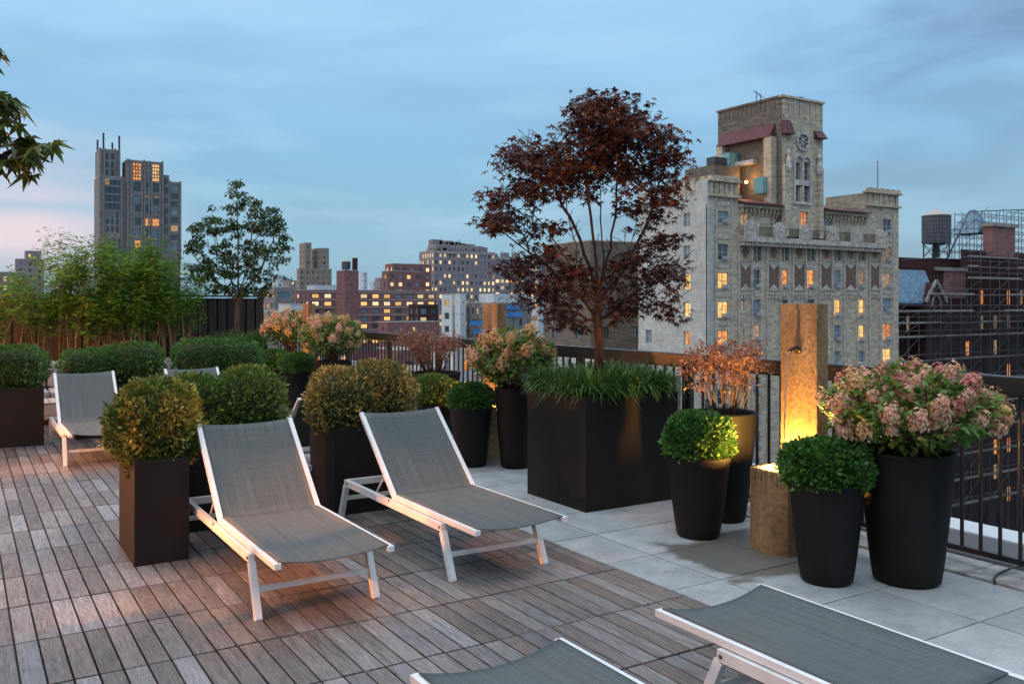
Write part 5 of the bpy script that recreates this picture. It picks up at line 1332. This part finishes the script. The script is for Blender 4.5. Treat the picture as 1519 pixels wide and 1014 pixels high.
b_ = MB(); sbx(b_, SX0, SX0+.3, SY+.01, SY+18, GROUND, zS-.01); sbx(b_, SX1-.3, SX1, SY+.01, SY+18, GROUND, zS2-.01); sbx(b_, SX0, SX1, SY+18, SY+18.3, GROUND, zS2-.01); b_.build('wall', M['darkbrick'], sb)
b_ = MB(); sbx(b_, SX0+.3, SX1-.3, SY+.3, SY+18, zS-.5, zS-.2); b_.build('roof', M['darkroof'], sb)
b_ = MB()
q0, q1 = SX0, onY(1368, SY); zr0 = onY(1335, SY, 447)[1]; zr1 = onY(1335, SY, 400)[1]
def V3(x, y, z): return Vector((x, y, z))-OSx
b_.add([V3(q0, SY-2.2, zr0), V3(q1, SY-2.2, zr0), V3(q1, SY-.4, zr1), V3(q0, SY-.4, zr1), V3(q0, SY-2.2, zr0-.3), V3(q1, SY-2.2, zr0-.3), V3(q1, SY-.4, zr0-.3), V3(q0, SY-.4, zr0-.3)], [(0,1,2,3),(0,4,5,1),(1,5,6,2),(0,3,7,4)])
b_.flush('slate_roof', M['slate'], sb)
pz = onY(1476, SY, 308)[1]; pb_ = onY(1476, SY, 345)[1]; pcx = onY(1476, SY); ph = abs(onY(1490, SY)-onY(1463, SY))/2
b_.add([V3(pcx-ph, SY+1, pb_), V3(pcx+ph, SY+1, pb_), V3(pcx+ph, SY+1+2*ph, pb_), V3(pcx-ph, SY+1+2*ph, pb_), V3(pcx-.3, SY+1+ph-.3, pz), V3(pcx+.3, SY+1+ph-.3, pz), V3(pcx+.3, SY+1+ph+.3, pz), V3(pcx-.3, SY+1+ph+.3, pz)], [(0,1,5,4),(1,2,6,5),(2,3,7,6),(3,0,4,7),(4,5,6,7)])
b_.build('slate_roof', M['slate'], sb)
b_ = MB(); ga, gb, gc = onY(1352, SY-.4), onY(1381, SY-.4), onY(1366.5, SY-.4); gz0 = onY(1366, SY, 445)[1]; gz1 = onY(1366, SY, 419)[1]
b_.add([V3(ga, SY-2.5, gz0), V3(gb, SY-2.5, gz0), V3(gc, SY-2.5, gz1), V3(ga, SY, gz0), V3(gb, SY, gz0), V3(gc, SY+3, gz1)], [(0,1,2),(0,2,5,3),(1,4,5,2)]); sbx(b_, ga, gb, SY-2.5, SY-.01, gz0-9, gz0-.01)
b_.build('gable', M['darkbrick'], sb)
b_ = MB(); b_.bar(V3(ga-.2, SY-2.6, gz0-.3), V3(gc, SY-2.6, gz1+.2), .3, .35); b_.bar(V3(gb+.2, SY-2.6, gz0-.3), V3(gc, SY-2.6, gz1+.2), .3, .35)
for q in range(8):
    a0, a1 = math.pi*q/8, math.pi*(q+1)/8; b_.bar(V3(gc+1.0*math.cos(a0), SY-2.6, gz0-.9+1.6*math.sin(a0)), V3(gc+1.0*math.cos(a1), SY-2.6, gz0-.9+1.6*math.sin(a1)), .2, .25)
b_.build('gable_trim', M['plank'], sb)
b_ = MB(); rx0, rx1 = onY(1472, SY-1), onY(1506, SY-1); cde = onX(1458, rx0)-(SY-1); rz0, rz1 = onY(1480, SY-1, 380)[1], onY(1480, SY-1, 336)[1]; sbx(b_, rx0, rx1, SY-1, SY-1+cde, rz0, rz1); b_.build('chimney_stack', M['redbrick'], sb)
b_ = MB(); sbx(b_, rx0-.3, rx1+.3, SY-1.3, SY-1+cde+.3, rz1+.003, rz1+.5); b_.flush('chimney_cap', M['plank'], sb)
sbx(b_, onY(1385, SY), onY(1432, SY), SY-.4, SY-.02, zS-.35, zS+.15); b_.build('cornice', M['plank'], sb)
b_ = MB(); sbx(b_, onY(1398, SY), onY(1430, SY), SY-.2, SY-.01, zS-4.2, zS-.4); b_.build('wall_panel', M['redbrick'], sb)
# scaffolding: its own thing
sf = empty('scaffolding', (SX0, SY-2, GROUND), label='tube scaffolding with plank decks and netting in front of the dark brick building', cat='scaffolding'); OF = sf.location
def VF(x, y, z): return Vector((x, y, z))-OF
st = MB(); pk_ = MB(); st2 = MB()
xs_ = fr(SX0+2.2, SX1, 2.4); lev = [onY(1450, SY-1.8, y)[1] for y in (383, 397, 414, 438, 462, 478, 497, 530, 562, 596, 632, 668, 704, 740)]
SF = SY-2.8
for i, x in enumerate(xs_):
    top = lev[0]+1.3 if x > xm-3 else lev[2]
    if i < 8: top = lev[3] if i > 2 else lev[4]+.3
    for yy in (SF, SF+1.4): st.tube([VF(x, yy, GROUND), VF(x, yy, top)], .055, 5, False)
for j, z in enumerate(lev):
    x0 = xs_[0] if j >= 4 else (xs_[3] if j == 3 else xm-3)
    xe = xs_[-1]
    for (yy, zz) in ((SF, 0), (SF, .9)): st.tube([VF(x0, yy, z+zz), VF(xe, yy, z+zz+.0)], .045, 5, False)
    a = x0
    while a < xe-2:
        ln = crnd.uniform(2.2, 6)
        if crnd.random() < .86: pk_.bar(VF(a, SF+.4, z+.06+crnd.uniform(0, .03)), VF(min(a+ln, xe), SF+.4, z+.06+crnd.uniform(0, .04)), .9, .05); 
        if crnd.random() < .75: pk_.bar(VF(a, SF-.06, z+.18), VF(min(a+ln, xe), SF-.06, z+.18), .03, .2)
        a += ln
    pk_.flush('plank_deck', M['plank'], sf)
    for k in range(0, len(xs_)-2, 3):
        if xs_[k] >= x0 and j > 0: st.tube([VF(xs_[k], SF-.05, z), VF(xs_[k+2], SF-.05, min(z+(lev[j-1]-z), z+4))], .035, 4, False)
st.build('tubes', M['scaf'], sf)
def netmat():
    m = bpy.data.materials.new('debris netting'); m.use_nodes = True; t = m.node_tree; b = t.nodes['Principled BSDF']; b.inputs['Base Color'].default_value = (.035,.03,.034,1); b.inputs['Roughness'].default_value = .9
    tc = N(t, 'ShaderNodeTexCoord'); n = N(t, 'ShaderNodeTexNoise'); n.inputs['Scale'].default_value = .35; n.inputs['Detail'].default_value = 7; n.inputs['Roughness'].default_value = .7; t.links.new(tc.outputs['Object'], n.inputs['Vector'])
    tr = N(t, 'ShaderNodeBsdfTransparent'); mx = N(t, 'ShaderNodeMixShader'); o = t.nodes['Material Output']
    t.links.new(ramp(t, n.outputs[0], [(.35, .05), (.65, .5)]), mx.inputs[0]); t.links.new(tr.outputs[0], mx.inputs[1]); t.links.new(b.outputs[0], mx.inputs[2]); t.links.new(mx.outputs[0], o.inputs[0])
    return m
M['netm'] = netmat()
nb_ = MB(); k_ = 26; x0_, x1_ = onY(1372, SF), xs_[-1]
vs = []; 
for i in range(k_+1):
    for z in (GROUND+2, lev[7], lev[4]-.3 if 1 else 0): vs.append(VF(x0_+(x1_-x0_)*i/k_, SF-.16-.12*(i % 2)+.05*((i*7) % 3), z))
nb_.add(vs, [(i*3+j, i*3+3+j, i*3+4+j, i*3+1+j) for i in range(k_) for j in range(2)]); nb_.build('debris_netting', M['netm'], sf)
# open steel lattice above the roof
for i, x in enumerate(range(1412, 1640, 11)):
    yt = 312+max(0, (1440-x))*1.9*(.5 if x > 1425 else 1.0)
    if x < 1440: yt = 318+(1440-x)*1.7
    X = onY(x, SY+1); z1 = onY(x, SY+1, yt)[1]; z0 = lev[0]
    for yy in (SY+1, SY+4): st2.tube([VF(X, yy, z0), VF(X, yy, z1)], .05, 4, False)
    for q in range(1, 8):
        z = z0+q*1.15
        if z < z1:
            X2 = onY(x+11, SY+1); st2.tube([VF(X, SY+1, z), VF(X2, SY+1, z)], .04, 4, False); st2.tube([VF(X, SY+4, z), VF(X2, SY+4, z+.0)], .04, 4, False)
            if (i+q) % 2 == 0: st2.tube([VF(X, SY+1, z), VF(X2, SY+1, z+1.15)], .035, 4, False)
            st2.tube([VF(X, SY+1, z), VF(X, SY+4, z)], .035, 4, False)
st2.tube([VF(onY(1404, SY+1), SY+1, lev[0]), VF(onY(1438, SY+1), SY+1, onY(1438, SY+1, 314)[1])], .09, 5, False)
st2.tube([VF(onY(1404, SY+4), SY+4, lev[0]), VF(onY(1438, SY+4), SY+4, onY(1438, SY+4, 316)[1])], .09, 5, False)
st2.tube([VF(onY(1438, SY+1), SY+1, onY(1438, SY+1, 314)[1]), VF(onY(1640, SY+1), SY+1, onY(1640, SY+1, 306)[1])], .08, 5, False)
st2.build('roof_lattice', M['scafd'], sf)
# water tower
def water_tower(label, px, ytop, yroof, ybot, yleg, d, group='rooftop water tanks', wpxl=40):
    X, Y = at(px, d); z0 = zat(ybot, d); z1 = zat(yroof, d); z2 = zat(ytop, d); zl = zat(yleg, d); r_ = wpxl/2*d/F
    root = empty('water_tank', (X, Y, zl), label=label, cat='water tank', group=group); q = lambda z: z-zl
    b = MB(); b.lathe([(r_, q(z0)), (r_, q(z1))], 24, caps=True); b.build('tank', M['tank'], root)
    b = MB(); 
    for k in range(7): 
        zz = q(z0)+(z1-z0)*(k+.5)/7; b.lathe([(r_+.012, zz-.03), (r_+.03, zz), (r_+.012, zz+.03)], 24)
    b.build('hoops', M['framed'], root)
    b = MB(); b.lathe([(r_+.08, q(z1)), (r_*.62, q(z1)+(z2-z1)*.5), (.12, q(z2)), (.05, q(z2)+.1)], 24, caps=True); b.build('roof', M['wood'], root)
    b = MB(); hh = r_*.62
    for sx in (-1, 1):
        for sy in (-1, 1): b.bar((sx*hh, sy*hh, 0), (sx*hh, sy*hh, q(z0)), .14, .14)
    for a_, c_ in (((-hh,-hh),(hh,-hh)), ((hh,-hh),(hh,hh)), ((-hh,hh),(hh,hh)), ((-hh,-hh),(-hh,hh))):
        b.bar((*a_, .1), (*c_, q(z0)-.1), .06, .06); b.bar((*c_, .1), (*a_, q(z0)-.1), .06, .06)
    b.bar((-r_, 0, q(z0)-.1), (r_, 0, q(z0)-.1), .2, .2); b.bar((0, 0, 0), (0, 0, q(z0)), .5, .5)
    b.build('stand', M['framed'], root); return root
water_tower('round wooden water tank with pale conical roof beside the scaffolding', 1389, 310, 320, 361, 382, 121)
X_, Y_ = at(1378, 128)
simple('low_rooftop', 'low dark roof structures under the water tank', 1340, 1436, 384, 126, 'darkbrick', 10, .0, ww=.8, wh=.8)

# ---- 3. grey gothic tower at far left
D0 = 300; tX, tY = at(140, D0); OT = None
tw = bld('gothic_skyscraper', 'tall grey stone tower with four thin spires above the bamboo', 'building', tX, tY)
def tz(y, x=200): return onY(x, tY, y)[1]
def tX_(x): return onY(x, tY)
def cols_(wl, xs, ys_, w_, h_, pick, mull=(1,1)):
    for y in ys_:
        for x in xs: wl.win(tX_(x), tz(y), w_, h_, pick(x, y), 'framed', mull)
def pk1(x, y): return crnd.choices(['glassd','litdim','glassb','lito'], [9,.3,2,.08])[0]
def w_turret(wl): cols_(wl, [159.5,168.5], [234,246,258], 1.2, 2.0, lambda a, b: 'glassd')
def w_left(wl):
    cols_(wl, [159.5,166.5,174], [272,284,296,308], 1.7, 2.2, pk1); cols_(wl, [159.5,166.5,174], [320,330,341], .8, 2, pk1); cols_(wl, [184], [272,284,297,309,321,331,341], 1.6, 2.2, pk1)
    cols_(wl, [156,163,170,177], [360,372,384], .7, 2.2, pk1)
def w_mid(wl):
    for x in (202.5, 230): 
        for k in range(5): 
            for s_ in (-2.6, 0, 2.6): wl.win(tX_(x)+s_*.36, tz(244.5+k*5.2), .82, 1.05, 'lit' if x > 220 else 'lito', 'framed', (0,0))
    cols_(wl, [202.5,216,230], [274,281], 2.4, 1.5, pk1, (2,0)); 
    for y in (296, 309, 329, 346, 362, 374): cols_(wl, [205,217,231], [y], 2.5, 2.6, lambda a, b: ('lito' if (y == 329 and a > 210) or (y == 362 and a < 210) else crnd.choice(['glassd','glassb','glassd'])), (2,1))
    cols_(wl, [219,232], [291], 2.2, .5, lambda a, b: 'lit', (0,0))
def w_r1(wl): cols_(wl, [246], [266,280,295,311,326,341,360], 1.1, 2.0, pk1)
def w_r2(wl): cols_(wl, [259.5], [275,287,299,311,323,336,350,365], 2.4, 2.0, pk1, (2,0))
parts_ = [(148.5,180,224,w_turret,2.0,11),(147,187,265,w_left,0,13),(187,241,239,w_mid,-1.2,10),(241,251,257,w_r1,0,22),(251,268.5,266,w_r2,.8,22)]
for x0, x1, yt, fn_, off, dep in parts_:
    zb = GROUND if yt != 224 else tz(266)
    block(tw, tX_(x0), tX_(x1), tY+off, tY+off+dep, zb, tz(yt), 'greybrick', parapet=.8, wins=(lambda wl, f=fn_: f(wl)), name='wall')
b_ = MB(); O_ = tw.location
def tb_(x0, x1, y0, y1, z0, z1): b_.box(x0-O_.x, x1-O_.x, y0-O_.y, y1-O_.y, z0-O_.z, z1-O_.z)
for x, y in ((150,206),(155,200),(172.5,208),(178.5,202)):
    tb_(tX_(x)-.28, tX_(x)+.28, tY+(2.2 if x in (155,178.5) else 9), tY+(2.8 if x in (155,178.5) else 9.6), tz(226), tz(y))
b_.build('spires', M['framed'], tw)
b_ = MB()
for x in (189,193,209,213,220,224,236,240): tb_(tX_(x)-.3, tX_(x)+.3, tY-1.6, tY-1.203, tz(380), tz(237+(x % 3)))
for x in (149,153,181): tb_(tX_(x)-.35, tX_(x)+.35, tY-.4, tY-.003, tz(385), tz(263))
for x in (252,268): tb_(tX_(x)-.3, tX_(x)+.3, tY+.3, tY+.797, tz(385), tz(264))
for x in (150,156,172,178): tb_(tX_(x)-.3, tX_(x)+.3, tY+1.6, tY+1.997, tz(264), tz(222))
b_.build('piers', M['greybrick'], tw)

# ---- 4. mid-distance skyline
rb = simple('long_brick_block', 'long low red brick apartment block with lit windows behind the railing end', 438, 648, 430, 330, 'redbrick', 16, .42, pitch=2.9, ww=2.6, wh=1.5, spacing=4.6, gl=('litw','lit','glassd','glassb'), ystart=0, mull=(1,0))
b_ = MB(); O_ = rb.location; Xs0, Ys0 = rb.location.x, rb.location.y
for k in range(7): b_.box(-.05, onY(648, Ys0)-Xs0+.05, -.16, -.004, zat(430, 330)-GROUND-.6-2.9*k-.22, zat(430, 330)-GROUND-.6-2.9*k)
b_.build('floor_bands', M['trim'], rb)
simple('brick_stair_tower', 'plain red brick tower block carrying a water tank and a chimney', 499, 532, 401, 318, 'redbrick', 8, .0, ww=.5, wh=.5, spacing=30)
water_tower('small peaked water tank on the red brick tower', 513.5, 384, 388, 398, 401.5, 321, wpxl=13)
sx, sy_ = at(526.5, 321); ch = empty('chimney', (sx, sy_, zat(401.5, 321)), label='short brown brick chimney beside the small peaked water tank', cat='chimney')
b_ = MB(); b_.box(-.75, .75, -.75, .75, 0, 4.5); b_.build('stack', M['darkbrick'], ch); b_ = MB(); b_.box(-.85, .85, -.85, .85, 4.503, 4.8); b_.build('cap', M['trim'], ch)
simple('tan_tower', 'tan stone apartment tower standing left of the brick water tank', 444, 462, 360, 520, 'tanbrick', 16, .06, pitch=3.2, ww=1.0, wh=1.5, spacing=3.4)
simple('tan_stone_wing', 'stepped tan wing joined to the right of the tan stone tower', 462.2, 488, 368, 522, 'tanbrick', 14, .05, pitch=3.2, ww=1.0, wh=1.5, spacing=3.0)
simple('tan_stone_block', 'wide tan block in front of the tan stone tower', 440, 492, 398, 515, 'tanbrick', 4.5, .05, pitch=3.2, ww=1.0, wh=1.5, spacing=3.2)
simple('pale_low_roof', 'pale flat rooftop block left of the red brick tower', 455, 505, 423, 348, 'paint', 10, .05, ww=1.2, wh=1.0, spacing=5, roof='paleroof')
simple('brick_terrace_block', 'stepped brown brick apartment block left of the large office', 571, 640, 391, 360, 'redbrick', 8, .35, pitch=3.0, ww=1.6, wh=1.6, spacing=3.4)
simple('brick_terrace_block', 'lower brown brick block stepping down towards the red tower', 566, 625, 402, 352, 'redbrick', 6, .35, pitch=3.0, ww=1.6, wh=1.6, spacing=3.4)
simple('dark_rooftop', 'dark glass rooftop storey left of the large office building', 577, 618, 391.5, 366, 'greybrick', 10, .1, ww=2.5, wh=1.4, spacing=3)
def off_top(root, X0, X1, Y0, z1):
    O = root.location; b = MB()
    for k in range(9):
        a = X0+4+k*(X1-X0-8)/8; s_ = crnd.uniform(1.2, 3.2); b.box(a-s_-O.x, a+s_-O.x, 6, 10, z1-O.z-.6, z1-O.z+crnd.uniform(.8, 3.2))
    for k in range(5): a = crnd.uniform(X0+3, X1-3); b.box(a-.12-O.x, a+.12-O.x, 5, 5.2, z1-O.z, z1-O.z+crnd.uniform(2, 4))
    b.build('roof_plant', M['greybrick'], root)
def cornices(root, X0, X1, Y0, z1):
    O = root.location; b = MB(); b.box(-.25, X1-X0+.1, -.35, -.004, z1-O.z-1.1, z1-O.z-.7); b.flush('cornice', M['trim'], root)
    off_top(root, X0, X1, Y0, z1)
ofc = simple('large_office_building', 'large mauve brick office building with rows of small bright windows', 622, 735, 371.5, 430, 'pinkbrick', 16, .48, pitch=3.35, ww=1.25, wh=1.75, spacing=2.45, gl=('litw','litw','glassd','glassb'), top=cornices)
wX = onY(735, ofc.location.y)
simple('large_office_wing', 'long right wing of the large office with bright bands behind the maple', 735, 880, 381, 430, 'pinkbrick', 16, .58, pitch=3.35, ww=2.1, wh=1.7, spacing=2.9, gl=('litw','litw','glassd','glassb'), top=cornices, abut=(wX+.05, ofc.location.y+.5))
simple('dark_lattice_building', 'dark green glass and steel building in front of the stepped brick block', 606, 650, 452, 300, 'darkbrick', 8, .08, pitch=3.0, ww=2.2, wh=1.9, spacing=2.8, mull=(2,1))
simple('plain_brick_wall_building', 'plain low brick building just above the handrail left of the second fountain', 560, 652, 478, 285, 'redbrick', 8, .03, pitch=3.4, ww=1.0, wh=1.2, spacing=6)
simple('office_penthouse', 'set back top storeys of the large mauve office building', 634, 716, 363, 440, 'pinkbrick', 9, .25, pitch=3.4, ww=1.4, wh=1.6, spacing=3.4, gl=('litw','litw','glassd','glassb'), top=off_top)
simple('white_loft_building', 'pale blue grey loft building with wide window bands', 655, 690, 437, 240, 'paint', 12, .12, pitch=3.6, ww=2.6, wh=1.7, spacing=3.3, roof='paleroof', mull=(2,1))
simple('blank_party_wall', 'plain pale party wall building beside the blue netted block', 676, 691, 436, 236, 'paint', 8, 0, ww=.4, wh=.4, spacing=60, roof='paleroof')
def net_top(root, X0, X1, Y0, z1):
    O = root.location; b = MB()
    for (x0, x1, y0, y1) in ((752,772,452,459),(750,775,463,470),(697,716,476,482),(702,716,488,494)):
        (a, zt_) = onY(x0, Y0-.3, y0); (c, zb_) = onY(x1, Y0-.3, y1); b.box(a-O.x, c-O.x, -.3, -.2, zb_-O.z, zt_-O.z)
    b.build('blue_awnings', M['bluenet'], root)
    b = MB(); b.box(.5, X1-X0-.5, .5, 8, z1-O.z-.5, z1-O.z+2.4); b.build('penthouse', M['paint'], root)
simple('netted_brick_building', 'blue grey brick building with blue awnings behind the second fountain', 692, 790, 449, 232, 'greybrick', 14, .16, pitch=3.1, ww=.95, wh=1.7, spacing=2.3, top=net_top)
simple('narrow_pale_building', 'narrow pale building with orange lit windows left of the maple trunk', 790.3, 808, 440, 228, 'paint', 12, .6, pitch=3.4, ww=2.2, wh=1.4, spacing=3.0, gl=('lito','litdim','lito','glassb'), roof='paleroof')
simple('pale_party_wall_block', 'blank pale rendered building behind the maple trunk', 806, 897, 428, 150, 'paint', 12, .0, pitch=3.4, ww=.7, wh=1.1, spacing=9, roof='paleroof', ybot=480)
simple('brown_apartment_block', 'brown brick apartment block between the maple and the clock tower building', 806, 962, 357, 124, 'tanbrick' if False else 'castled', 16, .06, pitch=3.6, ww=1.2, wh=1.7, spacing=4.4, gl=('litdim','lito','glassd','glassb'), mull=(1,1))
# left low buildings
simple('small_brick_penthouse', 'small brown brick tower far away at the left edge', 36, 61, 372, 420, 'pinkbrick', 10, .05, ww=1.0, wh=1.5, spacing=3)
simple('far_brick_block', 'low brown brick block far away below the small left tower', 22, 66, 384, 415, 'pinkbrick', 8, .05, ww=1.0, wh=1.5, spacing=3)
simple('far_grey_block', 'wide grey brick block low behind the bamboo at left', -40, 40, 403, 300, 'greybrick', 18, .08, ww=1.2, wh=1.6)
simple('glass_roof_loft', 'grey loft building with an orange lit top floor right of the fence', 386, 434, 426, 260, 'greybrick', 16, .35, pitch=3.3, ww=3.2, wh=1.5, spacing=3.8, gl=('lito','litdim','glassb','glassb'))
simple('tan_walkup', 'tan brick walk up beside the end of the fence', 384, 412, 462, 150, 'tanbrick', 10, .0, pitch=3.2, ww=2.4, wh=1.2, spacing=4)
simple('white_walkup', 'white house with blue windows right of the tan walk up', 413, 452, 452, 160, 'paint', 10, .15, pitch=3.0, ww=1.1, wh=1.6, spacing=1.9, roof='paleroof')
for i, (x0, x1, y, d_, lb) in enumerate(((534,545,404,1100,'slim far away tower with a lilac light on the horizon'),(548,560,418,900,'distant low block right of the slim lilac tower'),(404,420,408,900,'hazy far away block right of the small dogwood'),(420,440,416,800,'far low roofs left of the tan tower'),(556,572,412,700,'distant brown roof left of the stepped brick block'))):
    simple('distant_building', lb, x0, x1, y, d_, 'paint' if i < 3 else 'pinkbrick', 20, .1, ww=2, wh=2, spacing=8, pitch=8, cap=20)
# lower roofs seen through the railing
lows = [(520,580,560,120,'paint'),(560,625,520,110,'redbrick'),(600,660,548,100,'paint'),(640,712,520,130,'paint'),(560,640,600,80,'redbrick'),(640,720,620,75,'paint'),(700,790,560,95,'greybrick'),(780,900,540,100,'paint'),(900,1010,560,86,'castled'),(470,540,540,150,'paint'),(1010,1120,700,60,'redbrick'),(430,520,520,190,'pinkbrick'),(700,900,700,60,'redbrick')]
adj = ['first','second','third','fourth','fifth','sixth','seventh','eighth','ninth','tenth','eleventh','twelfth','thirteenth']
for i, (x0, x1, y, d_, mt) in enumerate(lows):
    simple('low_building', 'low %s building seen between the balusters, %s in order outward from the fence' % ({'paint':'pale','redbrick':'red brick','greybrick':'grey','castled':'brown','pinkbrick':'mauve'}[mt], adj[i]), x0, x1, y, d_, mt, 14, .22, pitch=3.2, ww=1.2, wh=1.7, spacing=2.6, roof='paleroof' if i % 2 else 'darkroof', group='low buildings beyond the railing', ybot=y+330, cap=60, gl=('lit','lito','glassd','glassb'))
# clean helper property
for o in bpy.data.objects:
    if '_n' in o: del o['_n']
